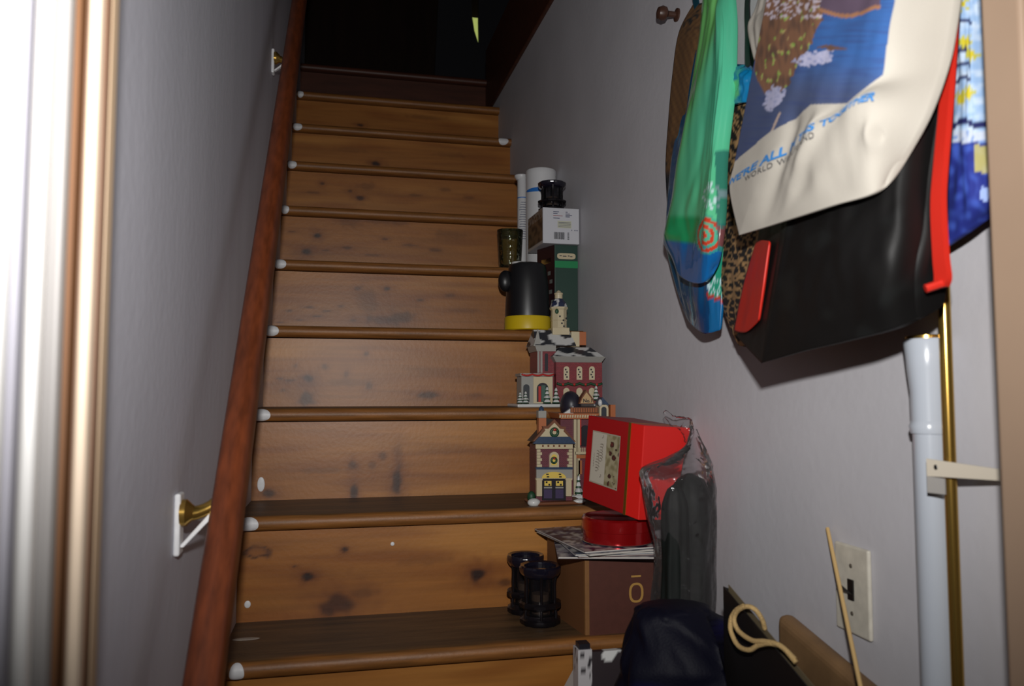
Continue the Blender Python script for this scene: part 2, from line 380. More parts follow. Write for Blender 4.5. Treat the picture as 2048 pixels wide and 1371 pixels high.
for px, py, i, rx, rz in ((522,968,3,.008,.016), (495,1208,2,.006,.007), (785,1087,2,.004,.004)):
    p = at(px, py, 'y', i*D+.025); MB().ball((p.x, i*D+.025, p.z), rx, .0016, rz).build('paint_smear', M_WPAINT, stair, smooth='all')
p = at(492, 1277, 'z', TOP(1)); MB().ball((p.x, p.y, TOP(1)), .024, .008, .0012).build('paint_smear', mat('thin_paint', (170,158,146), .6), stair, smooth='all')

# --- doorway trim the camera looks through
def strip(b, px0, px1, y, depth, bev=0.0):   # vertical board between two measured edges, facing the camera, at plane y
    x0 = at(px0, 700, 'y', y).x; x1 = at(px1, 700, 'y', y+depth).x; b.box(x0, x1, y, y+depth, 0.0, 2.3)
tl = tag(bpy.data.objects.new('trim_1', None), 'layered door casing in white, grey and cream along the left edge', None, None, 'structure'); C.objects.link(tl); tl.location = (0, -.6, 0)
for nm, p0_, p1_, yy, dd, mm, bv in (('casing', -190, 20, -.672, .012, M_GLOSSW, .004), ('casing_groove', -190, 44, -.658, .008, mat('casing_shade', (176,174,184), .5), 0), ('casing_bead', 44, 91, -.668, .012, M_GLOSSW, .005),
        ('jamb_face', -60, 128, -.648, .010, M_GREYTRIM, .002), ('jamb_gap', -60, 149, -.632, .010, M_BROWNTRIM, 0), ('door_stop', 150, 190, -.634, .012, M_CREAM, .004), ('stop_edge', -60, 203, -.618, .010, mat('stop_brown', (112,82,62), .55), 0), ('stop_bead', 203, 212, -.618, .012, mat('bead_tan', (180,154,126), .5), .002)):
    b = MB(); strip(b, p0_, p1_, yy, dd); b.build(nm, mm, tl, bevel=bv, seg=3)
x1_ = at(211, 700, 'y', -.452).x; MB().box(-.10, x1_, -.604, -.452, 0, 2.3).build('jamb', M_CREAM, tl)
struct('wall_door_left', MB().box(-1.2, -.101, -.60, -.455, 0, 2.6), M_WALLL)
tr2 = tag(bpy.data.objects.new('trim_2', None), 'tan painted door casing along the right edge', None, None, 'structure'); C.objects.link(tr2); tr2.location = (.75, -.6, 0)
b = MB(); x0 = at(1987, 700, 'y', -.58).x; b.box(x0, x0+.012, -.62, -.58, 0, 2.3); b.build('casing_bead', M_TAN, tr2, bevel=.004, seg=3)
b = MB(); b.box(x0+.009, x0+.16, -.625, -.578, 0, 2.3); b.build('casing', M_TAN, tr2, bevel=.003)
struct('wall_door_right', MB().box(x0+.10, 2.0, -.60, -.53, 0, 2.6), M_WALL)

# --- skirting on the right wall beside the switch
a0, a1 = onwall(1548, 1224, .03), onwall(1740, 1388, .03)
k = (a1.z-a0.z)/(a1.y-a0.y); y2 = -.60; z2 = a0.z+k*(y2-a0.y)
b = MB(); X0, X1 = wx(a0.y)-.028, wx(a0.y)
b.hexa([(wx(y2)-.028, y2, .05), (wx(y2), y2, .05), (X1, a0.y, .05), (X0, a0.y, .05)], [(wx(y2)-.028, y2, z2), (wx(y2), y2, z2), (X1, a0.y, a0.z), (X0, a0.y, a0.z)])
tag(b.build('baseboard_right', mat('worn_brown_skirting', (128,98,66), .6, noise_amt=.35, noise_scale=14), bevel=.012, seg=4), kind='structure', label='worn brown wooden skirting below the light switch')

# --- daylight sliver between dark drapes up in the attic
wn = tag(bpy.data.objects.new('window_1', None), 'sliver of yellow-green daylight between dark drapes in the attic', None, None, 'structure'); C.objects.link(wn); wn.location = (.9, 3.4, 2.6)
p0, p1 = at(936, 34, 'y', 4.5), at(975, 100, 'y', 4.5)
MB().box(p0.x-.05, p1.x+.05, 4.5, 4.52, p1.z-.05, p0.z).build('pane', mat('daylit_pane', (190,205,110), .5, emit=((200,214,120), .55)), wn)
b = MB(); q0 = p0.x-.05; q1 = p1.x+.05
MB().box(q0-.05, q0, 4.48, 4.55, p1.z-.1, p0.z+.1).build('window_frame', M_ATTIC, wn); MB().box(q1, q1+.05, 4.48, 4.55, p1.z-.1, p0.z+.1).build('window_frame', M_ATTIC, wn)
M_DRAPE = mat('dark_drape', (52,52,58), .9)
def drape(poly_px, y, lab):
    ps = [at(px, py, 'y', y) for px, py in poly_px]
    b = MB(); b.prism([(p.x, p.z) for p in ps], y, y+.03); return b
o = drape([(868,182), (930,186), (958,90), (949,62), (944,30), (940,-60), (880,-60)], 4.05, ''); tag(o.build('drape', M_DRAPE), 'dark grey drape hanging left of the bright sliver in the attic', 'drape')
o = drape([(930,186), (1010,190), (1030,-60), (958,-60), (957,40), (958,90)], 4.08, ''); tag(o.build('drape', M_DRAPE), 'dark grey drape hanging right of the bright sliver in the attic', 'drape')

# ------------------------------------------------------------------ handrail
ra, rb = at(407, 1371, 'x', .06), at(581, 130, 'x', .06)
dr = (rb-ra).normalized(); r0 = ra-dr*((ra.y+.42)/dr.y); r1 = ra+dr*((1.75-ra.y)/dr.y)
hr = thing('handrail', 'reddish brown wooden handrail running up the left wall', 'handrail', (.04, r0.y, r0.z))
nrm = Vector((0, -dr.z, dr.y)).normalized()        # perpendicular to the rail in the wall plane
b = MB(); vs = []; fs = []; prof = []
for k in range(16):
    a = 2*math.pi*k/16; ca, sa = math.cos(a), math.sin(a)
    prof.append((.0185*math.copysign(abs(ca)**.6, ca), .027*math.copysign(abs(sa)**.6, sa)))
for p in (r0, r1):
    for u, v in prof: vs.append(p+Vector((u, 0, 0))+nrm*v)
fs = [(k, (k+1) % 16, 16+(k+1) % 16, 16+k) for k in range(16)]+[tuple(range(15, -1, -1)), tuple(range(16, 32))]
b.add(vs, fs); b.build('rail', M_RAIL, hr, smooth=True)
def rail_bracket(px, py0, py1, y_px):
    top, bot = at(px, py0, 'x', 0), at(px, py1, 'x', 0); yc = top.y; tc = (top.z+bot.z)/2; t = (yc+.03-r0.y)/dr.y; rp = r0+dr*t-nrm*.024
    e = bpy.data.objects.new('bracket', None); C.objects.link(e); e.location = (0, yc, tc); attach(e, hr); e.location = (0, yc, tc)
    h = (top.z-bot.z)/2
    MB().box(0, .007, yc-.012, yc+.012, tc-h, tc+h).build('plate', M_WPAINT, e, bevel=.0025)
    MB().lathe([(.016, 0), (.016, .006), (.010, .012), (.0085, .014)], seg=20).build('boss', M_BRASS, e, smooth=True)
    bo = e.children[-1] if e.children else None
    arm = [Vector((.006, yc, tc+h*.35)), Vector((.022, yc+.004, tc+h*.32)), Vector((.042, yc+.012, tc+h*.55)), Vector((.058, yc+.022, rp.z-.004))]
    MB().tube([catmull(arm, k/12) for k in range(13)], .008, 12, [.012-.004*math.sin(math.pi*k/12) for k in range(13)]).build('arm', M_BRASS, e, smooth=True)
    MB().hexa([(.004, yc-.005, tc-h*.75), (.010, yc-.005, tc-h*.75), (.010, yc+.005, tc-h*.75), (.004, yc+.005, tc-h*.75)],
              [(.044, yc+.004, tc+h*.52), (.056, yc+.004, tc+h*.62), (.056, yc+.016, tc+h*.62), (.044, yc+.016, tc+h*.52)]).build('brace', M_WPAINT, e, bevel=.001)
    sd = rp-dr*.035; MB().hexa([sd+Vector((-.010,0,-.004)), sd+Vector((.010,0,-.004)), sd+dr*.07+Vector((.010,0,-.004)), sd+dr*.07+Vector((-.010,0,-.004))],
              [sd+Vector((-.010,0,.001)), sd+Vector((.010,0,.001)), sd+dr*.07+Vector((.010,0,.001)), sd+dr*.07+Vector((-.010,0,.001))]).build('saddle', M_WPAINT, e)
    for ch in [x for x in bpy.data.objects if x.parent == e and x.name.startswith('boss')]:
        ch.matrix_parent_inverse = Matrix.Identity(4); ch.rotation_euler = (0, R(90), 0); ch.location = (.006, 0, h*.35)
rail_bracket(353, 985, 1106, 0); rail_bracket(544, 100, 152, 0)

# ------------------------------------------------------------------ light switch
sw = thing('light_switch', 'old ivory toggle light switch on the right wall beside the white pole', 'light switch', onwall(1711, 1180))
c0 = onwall(1711, 1178); 
def swx(y, z0, z1, hw, th, b, off=0.0): b.hexa([(wx(y)-off-th, y-hw, z0), (wx(y)-off, y-hw, z0), (wx(y)-off, y+hw, z0), (wx(y)-off-th, y+hw, z0)], [(wx(y)-off-th, y-hw, z1), (wx(y)-off, y-hw, z1), (wx(y)-off, y+hw, z1), (wx(y)-off-th, y+hw, z1)]); return b
M_IVORY = mat('ivory_plastic', (206,200,186), .4, noise_amt=.12, noise_scale=60); M_BLK = mat('black_plastic', (26,24,24), .35)
pl = swx(c0.y, c0.z-.056, c0.z+.056, .034, .006, MB()).build('plate', M_IVORY, sw, bevel=.003, seg=3)
swx(c0.y, c0.z-.013, c0.z+.013, .0055, .002, MB(), .006).build('toggle_slot', M_BLK, sw)
b = MB(); X = wx(c0.y)-.006; b.hexa([(X-.002, c0.y-.004, c0.z-.006), (X, c0.y-.004, c0.z-.006), (X, c0.y+.004, c0.z-.006), (X-.002, c0.y+.004, c0.z-.006)], [(X-.020, c0.y-.0035, c0.z+.004), (X-.019, c0.y-.0035, c0.z+.010), (X-.019, c0.y+.0035, c0.z+.010), (X-.020, c0.y+.0035, c0.z+.004)])
b.build('toggle', M_BLK, sw, bevel=.001)
for s_ in (-1, 1): MB().ball((wx(c0.y)-.006, c0.y, c0.z+s_*.030), .0015, .003, .003, 10, 6).build('screw', mat('old_screw', (120,112,100), .4, .6), sw)

# ------------------------------------------------------------------ poles by the door casing
M_POLE = mat('white_enamel', (180,186,196), .22, coat=.4)
pt = onwall(1852, 672, .026); pole = thing('tension_pole', 'white enamelled pole with flared cap standing by the right door casing', 'pole', (pt.x, pt.y, TOP(-2)))
rad = .0165
MB().lathe([(rad, TOP(-2)-pt.z), (rad, -.105)], (pt.x, pt.y, pt.z), 32).build('shaft', M_POLE, pole, smooth=True)
MB().lathe([(rad+.002, -.106), (rad+.0035, -.098), (rad+.001, -.092)], pt, 32).build('collar', M_POLE, pole, smooth=True)
MB().lathe([(rad+.0012, -.094), (rad+.0015, -.06), (rad+.004, -.035), (rad+.0065, -.006), (rad+.005, -.003)], pt, 32).build('cap', M_POLE, pole, smooth=True)
MB().lathe([(rad+.005, -.004), (rad+.005, 0), (rad+.001, .001)], pt, 32).build('cap_ring', M_BRASS, pole, smooth=True)
q0, q1 = onwall(1886, 540, .035), onwall(1916, 1371, .030)
dq = (q0-q1)/(q0.z-q1.z); e0 = q1+dq*(0.004-q1.z); e1 = q1+dq*(1.41-q1.z)
rod = tag(MB().tube([e0, e1], .0062, 18).build('brass_rod', M_BRASS, smooth=True), 'thin shiny brass rod standing beside the white pole', 'rod')
s0, s1 = onwall(1853, 934, .056), onwall(2006, 948, .022)
b = MB(); dv = (s1-s0); nn = Vector((-1, 0, 0)); zz = Vector((0, 0, .009))
b.hexa([s0-zz, s0-zz+Vector((.0015,0,0)), s1-zz*.7+Vector((.0015,0,0)), s1-zz*.7], [s0+zz, s0+zz+Vector((.0015,0,0)), s1+zz*.5+Vector((.0015,0,0)), s1+zz*.5])
st = thing('metal_strap', 'off-white metal strap across the white pole and brass rod', 'strap', s1)
b.build('band', mat('strap_white', (192,182,166), .45), st)
MB().ball(s0+dv*.13+Vector((-.0005,0,.001)), .0008, .0028, .0028, 12, 6).build('hole', M_BLK, st)
MB().hexa([s0+Vector((0,0,-.026)), s0+Vector((.0015,0,-.026)), s0+dv*.24+Vector((.0015,0,-.026)), s0+dv*.24+Vector((0,0,-.026))], [s0+Vector((0,0,-.009)), s0+Vector((.0015,0,-.009)), s0+dv*.24+Vector((.0015,0,-.010)), s0+dv*.24+Vector((0,0,-.010))]).build('tab', mat('strap_grey', (150,146,142), .5), st)
# wooden skewer leaning in front of the switch
k0, k1 = onwall(1655, 1056, .006), onwall(1714, 1338, .075); k2 = k1+(k1-k0)*(k1.z-TOP(-2))/(k0.z-k1.z)
tag(MB().tube([k0, k2], .0026, 10).build('wooden_stick', mat('pale_bamboo', (206,172,116), .5), smooth=True), 'thin pale wooden stick leaning across the light switch', 'stick')
# coat peg on the wall
kp = onwall(1355, 30); pg = thing('coat_peg', 'small dark round coat peg left of the hanging brown bag', 'peg', kp)
M_PEG = mat('dark_peg', (66,42,32), .4)
PX = Matrix.Translation(kp) @ Matrix.Rotation(R(-90), 4, 'Y')
b = MB(); b.M = PX; b.lathe([(.013, 0), (.013, .003), (.006, .006), (.006, .022)], seg=18).build('stem', M_PEG, pg, smooth=True)
b = MB(); b.M = PX; b.lathe([(.005, .020), (.013, .026), (.0145, .033), (.011, .041), (.002, .044)], seg=18).build('knob', M_PEG, pg, smooth=True)

# ------------------------------------------------------------------ bags hanging on the right wall
M_CANVAS = mat('canvas_print', attr=True, rough=.85, bump=.15, bump_scale=900)
M_VINYL = mat('glossy_vinyl', attr=True, rough=.22, coat=.5)
M_CLOTH = mat('printed_cloth', attr=True, rough=.8, bump=.1, bump_scale=700)
M_BLACKBAG = mat('black_nonwoven', attr=True, rough=.55, spec=.3, bump=.12, bump_scale=1200)
M_RED = mat('red_trim', (198,38,24), .5, bump=.1, bump_scale=900)
M_NAVYTXT = mat('blue_print', (52,128,196), .7); M_GREYTXT = mat('dark_print', (70,70,74), .8)
PEGZ = 2.12
def bag(name, label, cat, y, group=None):
    return thing(name, label, cat, (wx(y)-.05, y, 1.3), group)
pegs = []
def wall_hook(y, label):
    t = thing('wall_hook', label, 'hook', (wx(y), y, PEGZ))
    MB().box(wx(y)-.006, wx(y)-.0005, y-.012, y+.012, PEGZ-.03, PEGZ+.03).build('plate', M_BRASS, t, bevel=.002)
    pth = [Vector((wx(y)-.004, y, PEGZ)), Vector((wx(y)-.05, y, PEGZ-.012)), Vector((wx(y)-.085, y, PEGZ-.006)), Vector((wx(y)-.10, y, PEGZ+.03))]
    MB().tube([catmull(pth, k/12) for k in range(13)], .004, 10).build('hook_arm', M_BRASS, t, smooth=True)
HK = []
for y, l in ((.09, 'brass wall hook above the green bag'), (-.20, 'brass wall hook above the white canvas tote'), (-.42, 'brass wall hook above the blue cloth bag')): wall_hook(y, l); HK.append(Vector((wx(y)-.055, y, PEGZ-.005)))
def handles(parent, m, surf, pts, hook, w_=.022, th=.002):
    for s_, t_, dx in pts:
        p = surf(s_, t_, 0); q = surf(s_, t_-.12, .002)
        strap('handle', [q, p, p.lerp(hook, .5)+Vector((-.004, 0, 0)), hook+Vector((dx, 0, .004))], w_, th, m, parent, 16)

def leop(px, py, s, t):
    d, _ = noise.voronoi(Vector((px/13, py/13, 2.2)))
    k = d[1]-d[0]; r = lin((24,20,18)); tan = lin((176,138,92))
    return lerp(tan, r, sm(.09, .17, k))
# brown patterned bag against the wall
g = bag('paper_tote', 'brown bag with black printed edges behind the glossy green bag', 'bag', .12)
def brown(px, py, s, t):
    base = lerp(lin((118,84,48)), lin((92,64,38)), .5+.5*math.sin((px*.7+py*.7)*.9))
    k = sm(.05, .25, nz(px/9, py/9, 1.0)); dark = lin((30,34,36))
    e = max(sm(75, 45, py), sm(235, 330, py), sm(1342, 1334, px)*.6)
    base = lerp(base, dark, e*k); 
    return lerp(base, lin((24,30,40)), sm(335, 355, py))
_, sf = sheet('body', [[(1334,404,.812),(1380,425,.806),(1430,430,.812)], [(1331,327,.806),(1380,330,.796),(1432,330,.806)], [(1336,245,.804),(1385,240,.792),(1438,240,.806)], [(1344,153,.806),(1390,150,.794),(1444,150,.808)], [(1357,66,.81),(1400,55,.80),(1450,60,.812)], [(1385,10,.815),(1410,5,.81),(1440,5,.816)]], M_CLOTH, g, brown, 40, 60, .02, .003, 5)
strap('handle', [sf(.25,.97), at(1388,-30,'x',.81), at(1392,-90,'x',.805), HK[0]+Vector((.02,.012,.004))], .018, .002, mat('teal_strap', (14,62,78), .5), g, 16)
# glossy green bag: long blue back, green front folded up
g = bag('vinyl_bag', 'glossy green and blue patterned bag hanging at the left of the row', 'bag', .02)
def burst(px, py, cx, cy, r, c, base, n=14):
    d = math.hypot(px-cx, (py-cy)); a = math.atan2(py-cy, px-cx)
    if d < r and d > r*.35: return lerp(base, c, sm(.1, .4, math.cos(a*n)))
    return base
def gback(px, py, s, t):
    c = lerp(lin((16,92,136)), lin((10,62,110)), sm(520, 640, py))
    c = lerp(c, lin((60,150,190)), (abs(px-1382+.25*(py-600)*-.3) < 1.6)*.7)
    if px > 1418: c = lerp(lin((40,150,120)), lin((16,96,150)), sm(588, 600, py))
    c = burst(px, py, 1432, 572, 18, lin((190,220,225)), c)
    if px > 1412 and abs(py-(590+.3*(px-1412))) < 4: c = lin((180,50,30))
    return c
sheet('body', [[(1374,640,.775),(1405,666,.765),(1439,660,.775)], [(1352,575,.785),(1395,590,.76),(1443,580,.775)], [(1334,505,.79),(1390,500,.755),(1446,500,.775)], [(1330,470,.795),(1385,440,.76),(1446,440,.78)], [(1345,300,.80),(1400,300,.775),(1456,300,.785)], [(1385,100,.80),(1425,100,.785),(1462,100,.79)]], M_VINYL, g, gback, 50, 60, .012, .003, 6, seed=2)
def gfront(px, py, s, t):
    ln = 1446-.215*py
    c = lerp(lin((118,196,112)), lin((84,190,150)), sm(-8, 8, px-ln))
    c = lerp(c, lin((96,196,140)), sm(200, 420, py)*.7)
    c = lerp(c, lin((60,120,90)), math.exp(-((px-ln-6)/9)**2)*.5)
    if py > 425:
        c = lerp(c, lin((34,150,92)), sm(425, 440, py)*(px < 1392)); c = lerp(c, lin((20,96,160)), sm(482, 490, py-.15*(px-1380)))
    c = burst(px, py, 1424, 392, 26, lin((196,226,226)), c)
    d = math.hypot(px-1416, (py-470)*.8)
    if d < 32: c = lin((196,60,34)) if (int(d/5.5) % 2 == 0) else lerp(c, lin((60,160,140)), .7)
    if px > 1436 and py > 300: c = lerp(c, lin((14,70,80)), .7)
    return c
gl = lambda s, t, px, py: .010*math.exp(-((px-(1446-.215*py))/12)**2)+.006*math.sin(s*9)
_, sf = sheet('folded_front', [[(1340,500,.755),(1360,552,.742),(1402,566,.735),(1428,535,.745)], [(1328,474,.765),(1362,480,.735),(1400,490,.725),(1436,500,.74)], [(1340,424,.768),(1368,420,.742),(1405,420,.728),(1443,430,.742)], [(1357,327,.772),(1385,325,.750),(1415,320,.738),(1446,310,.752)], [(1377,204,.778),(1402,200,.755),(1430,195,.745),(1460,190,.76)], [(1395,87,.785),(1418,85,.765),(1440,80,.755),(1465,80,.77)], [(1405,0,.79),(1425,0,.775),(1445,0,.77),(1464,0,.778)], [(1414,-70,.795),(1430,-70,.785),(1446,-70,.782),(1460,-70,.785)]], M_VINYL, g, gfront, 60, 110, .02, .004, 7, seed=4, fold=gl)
strap('handle', [sf(.5,.96), at(1437,-110,'x',.785), HK[0]+Vector((0,0,.004))], .02, .002, mat('green_strap', (60,130,90), .4), g, 12)
# teal bag corner
g = bag('plastic_bag', 'small crumpled teal and green bag poking out left of the white tote', 'bag', -.04)
def teal(px, py, s, t):
    c = lin((12,110,160)); d = math.hypot((px-1471)/11, (py-178)/24)
    return lerp(lin((96,186,120)), c, sm(.7, .9, d))
_, sf = sheet('body', [[(1462,212,.775),(1480,205,.765),(1500,205,.775)], [(1458,175,.775),(1480,170,.76),(1512,170,.775)], [(1462,145,.775),(1482,145,.762),(1515,145,.775)], [(1474,128,.78),(1495,130,.775),(1518,140,.78)]], M_VINYL, g, teal, 24, 24, .03, .006, 5, seed=9)
strap('handle', [sf(.6,.9), at(1496,60,'x',.785), at(1503,-60,'x',.80), HK[1]+Vector((.03,.02,.004))], .014, .002, mat('black_strap', (26,26,28), .6), g, 14)
# leopard bag
g = bag('leopard_bag', 'leopard print cloth bag squeezed behind the black tote', 'bag', -.10)
_, sf = sheet('body', [[(1476,690,.77),(1505,694,.75),(1545,680,.75)], [(1450,628,.78),(1495,635,.745),(1550,630,.745)], [(1437,560,.78),(1490,560,.738),(1560,560,.74)], [(1442,480,.78),(1495,470,.745),(1570,470,.745)], [(1450,400,.78),(1500,380,.755),(1580,380,.75)], [(1454,290,.785),(1510,270,.765),(1590,260,.76)], [(1462,205,.79),(1515,190,.775),(1600,190,.77)]], M_CLOTH, g, leop, 90, 120, .02, .003, 6, seed=12)
strap('handle', [sf(.4,.95), at(1530,60,'x',.79), at(1550,-60,'x',.80), HK[1]+Vector((.034,.006,.004))], .018, .002, mat('black_strap', (26,26,28), .6), g, 14)
# blue cloth bag by the casing
g = bag('blue_cloth_bag', 'blue cloth bag with yellow suns and navy dashes by the door casing', 'bag', -.42)
def blue(px, py, s, t):
    if py < 262:
        c = lerp(lin((150,182,222)), lin((196,214,236)), sm(-.3, .5, nz(px/14, py/14, 4)))
        for cy in (45, 84, 102, 131, 160, 247):
            if abs(py-cy+5*math.sin((px-1915)/9)) < (4 if cy != 247 else 6) and (px < 1945 or cy == 247): c = lin((22,28,88))
        for cx, cy in ((1921,197), (1932,84), (1922,8), (1944,110), (1938,186)):
            d = math.hypot(px-cx, py-cy); a = math.atan2(py-cy, px-cx)
            if d < 9: c = lin((206,190,40))
            elif d < 17 and math.cos(9*a) > .45: c = lin((190,186,70))
        return c
    if py < 285: return lerp(lin((196,206,226)), lin((120,150,206)), sm(0, .4, nz(px/10, py/10)))
    c = lerp(lin((24,40,130)), lin((56,84,180)), sm(-.2, .6, nz(px/17, py/22, 7)))
    if math.hypot((px-1970)/9, (py-388)/16) < 1+.3*nz(px/6, py/6): c = lin((150,172,224))
    if px > 1950 and 290 < py < 345: c = lerp(c, lin((200,190,90)), .7)
    return c
_, sf = sheet('body', [[(1872,505,.80),(1925,466,.792),(1982,424,.80)], [(1872,420,.79),(1928,400,.775),(1988,390,.79)], [(1872,300,.79),(1930,290,.778),(1982,280,.795)], [(1885,150,.795),(1930,140,.785),(1972,135,.80)], [(1895,0,.80),(1930,0,.795),(1962,0,.805)], [(1900,-90,.805),(1930,-95,.80),(1955,-95,.806)]], M_CLOTH, g, blue, 50, 110, .02, .004, 5, seed=15)
strap('handle', [sf(.5,.96), at(1935,-180,'x',.80), HK[2]+Vector((.02,0,.004))], .02, .002, mat('blue_strap', (120,150,206), .7), g, 12)
# black tote with red trim
g = bag('black_tote', 'large black shopping tote with red edging under the white canvas tote', 'bag', -.30)
def blk(px, py, s, t):
    return lerp(lin((13,12,12)), lin((20,21,21)), sm(.1, .6, nz(px/50, py/50, 2)))
def bfold(s, t, px, py): return .006*math.exp(-((px-1548+.2*(py-600))/5)**2)
_, sfb = sheet('body', [[(1522,726,.690),(1600,703,.692),(1688,682,.70),(1790,655,.715),(1880,612,.758)], [(1540,600,.690),(1610,580,.680),(1690,560,.680),(1790,520,.692),(1876,470,.742)], [(1558,480,.695),(1620,450,.685),(1700,420,.685),(1800,370,.700),(1874,340,.742)], [(1590,200,.715),(1650,190,.71),(1730,170,.712),(1830,140,.722),(1892,130,.752)], [(1620,-100,.75),(1680,-110,.75),(1760,-120,.755),(1850,-130,.76),(1915,-120,.772)]], M_BLACKBAG, g, blk, 70, 90, .03, .004, 6, seed=20, fold=bfold)
sheet('side_gusset', [[(1474,672,.738),(1498,700,.715),(1524,727,.692)], [(1500,565,.738),(1522,580,.715),(1543,600,.692)], [(1516,475,.738),(1540,475,.72),(1562,480,.697)], [(1550,200,.75),(1575,200,.735),(1596,200,.718)]], M_BLACKBAG, g, blk, 20, 40, .006, .002, 5)
sheet('red_panel', [[(1467,662,.734),(1492,664,.715),(1517,641,.697)], [(1486,570,.732),(1507,570,.712),(1527,565,.694)], [(1512,482,.732),(1525,480,.716),(1539,482,.698)]], M_RED, g, lambda *a: lin((214,42,26)), 16, 24, .004, .001, 5)
rp = [at(px, py, 'x', x) for px, py, x in ((1910,-40,.756), (1905,31,.748), (1895,179,.738), (1882,327,.730), (1877,408,.728), (1882,510,.732), (1886,556,.736), (1880,575,.738))]
b = MB(); n = 40; vs = []; fs = []
for i in range(n+1):
    p = catmull(rp, i/n); wd = .0045+.004*i/n; vs += [p+Vector((-.003, wd, 0)), p+Vector((-.003, -wd, 0)), p+Vector((.003, -wd, 0)), p+Vector((.003, wd, 0))]
for i in range(n):
    for k in range(4): j = (k+1) % 4; fs.append((4*i+k, 4*i+j, 4*i+4+j, 4*i+4+k))
fs += [(0,1,2,3), tuple(4*n+k for k in (3,2,1,0))]; b.add(vs, fs); b.build('red_edging', M_RED, g, smooth=True)
b = MB(); b.tube([at(1884,566,'x',.736), at(1866,572,'x',.728), at(1851,577,'x',.722)], .004, 8); b.build('red_edging', M_RED, g, smooth=True)
handles(g, mat('black_strap', (26,26,28), .6), sfb, ((.3,.97,.0), (.7,.97,.0)), HK[1]+Vector((.02,0,0)))
# white canvas tote with printed picture
g = bag('canvas_tote', 'white canvas tote printed with a sea picture and blue lettering', 'bag', -.35)
def pbot(px):  # lower edge of the picture, pixel row at a column
    pts = [(1440,340), (1470,322), (1530,272), (1580,238), (1620,209), (1690,206), (1715,187), (1765,150), (1800,120)]
    for (x0, y0), (x1, y1) in zip(pts, pts[1:]):
        if x0 <= px <= x1: return y0+(y1-y0)*(px-x0)/(x1-x0)
    return 0
def hull_right(py):
    pts = [(-120,1660), (0,1655), (40,1648), (75,1630), (110,1612), (140,1590), (170,1578), (200,1540)]
    for (y0, x0), (y1, x1) in zip(pts, pts[1:]):
        if y0 <= py <= y1: return x0+(x1-x0)*(py-y0)/(y1-y0)
    return 0
CANV = lin((178,172,162))
def art(px, py, s, t):
    pr = 1791-.17*max(py, 0)-(0 if py > 0 else .1*py)
    if px > pr or py > pbot(px): return CANV
    sea = lerp(lin((44,88,150)), lin((62,74,108)), sm(90, 200, py+.35*(px-1640)*-.3)); sea = lerp(sea, lin((44,60,112)), sm(-.2, .6, nz(px/60, py/5, 1))*.5)
    c = sea
    hl = 1525-.06*py+8*nz(py/20, 3); hr_ = hull_right(py)+5*nz(py/9, 5)
    if py < 195 and hl-8 < px < hr_ and math.hypot((px-1575)/70, (py-60)/145) < 1.1:
        c = lerp(lin((124,86,62)), lin((92,66,52)), sm(-.2, .5, nz(px/7, py/30, 2))); 
        if nz(px/8, py/14, 8) > .38: c = lin((170,150,96)) if nz(px/4, py/4) > 0 else lin((130,170,70))
        if py < 38 and nz(px/9, py/6, 4) > .12: c = lin((190,178,190))
    f1 = math.hypot((px-(1630-.0*py))/44, (py-(118-.12*(px-1620)))/16); f2 = math.hypot((px-1540-.3*(220-py))/22, (py-195)/28)
    if min(f1, f2)+.5*nz(px/9, py/7, 3) < .85: c = lerp(lin((176,176,204)), lin((140,146,186)), sm(0, .5, nz(px/6, py/5)))
    if px > hull_right(py)-8 and py < 26+10*math.sin((px-1650)/26) and px < 1762 and py > -60: c = lin((84,68,86)) if py < 18+10*math.sin((px-1650)/26) else lin((150,104,74))
    bd = abs(py-(92+.10*abs(px-1662)+ (3 if px > 1662 else 0))); 
    if abs(px-1664) < 30 and bd < 4.2-.1*abs(px-1664) or math.hypot((px-1660)/8, (py-97)/5) < 1: c = lin((98,70,58))
    if abs(px-1548-.45*(255-py)) < 2.2 and 225 < py < 262: c = lin((170,150,140))
    return c
def wfold(s, t, px, py):
    f = .006*math.exp(-((px-1566-.25*(300-py))/13)**2)*sm(180, 260, py)*-1 + .006*math.exp(-((px-1600-.35*(330-py))/12)**2)*sm(200, 260, py)
    f += .012*math.exp(-(((px-1768)/14)**2+((py-272)/18)**2))*-1 + .014*math.exp(-(((px-1768)/30)**2+((py-275)/32)**2))
    f += .0045*math.sin((px*.8+py*.35)/15+2*nz(px/80, py/80))*sm(270, 400, py) + .004*nz(px/60+py/120, py/160-px/200, 6)
    return f
rows = [[(1478,470,.672),(1586,436,.664),(1666,410,.664),(1743,387,.674),(1783,350,.692)],
        [(1459,378,.668),(1558,322,.652),(1645,262,.648),(1735,215,.656),(1846,238,.700)],
        [(1470,318,.668),(1575,240,.648),(1662,206,.642),(1765,150,.652),(1880,140,.702)],
        [(1503,150,.674),(1600,105,.655),(1690,75,.650),(1782,40,.660),(1898,60,.708)],
        [(1540,-40,.685),(1640,-70,.675),(1720,-85,.672),(1810,-100,.68),(1915,-60,.716)],
        [(1560,-160,.70),(1650,-190,.695),(1730,-205,.695),(1820,-210,.70),(1915,-160,.722)]]
_, sf = sheet('body', rows, M_CANVAS, g, art, 230, 260, .022, .0022, 6, seed=31, fold=wfold)
# cream back panel folded out at the left
sheet('back_panel', [[(1508,122,.70),(1520,118,.695),(1532,112,.69)], [(1495,55,.715),(1512,50,.705),(1530,50,.695)], [(1512,12,.715),(1525,10,.708),(1540,8,.70)], [(1530,-60,.72),(1540,-60,.715),(1550,-60,.71)]], M_CANVAS, g, lambda *a: CANV, 16, 20, .004, .003, 5)
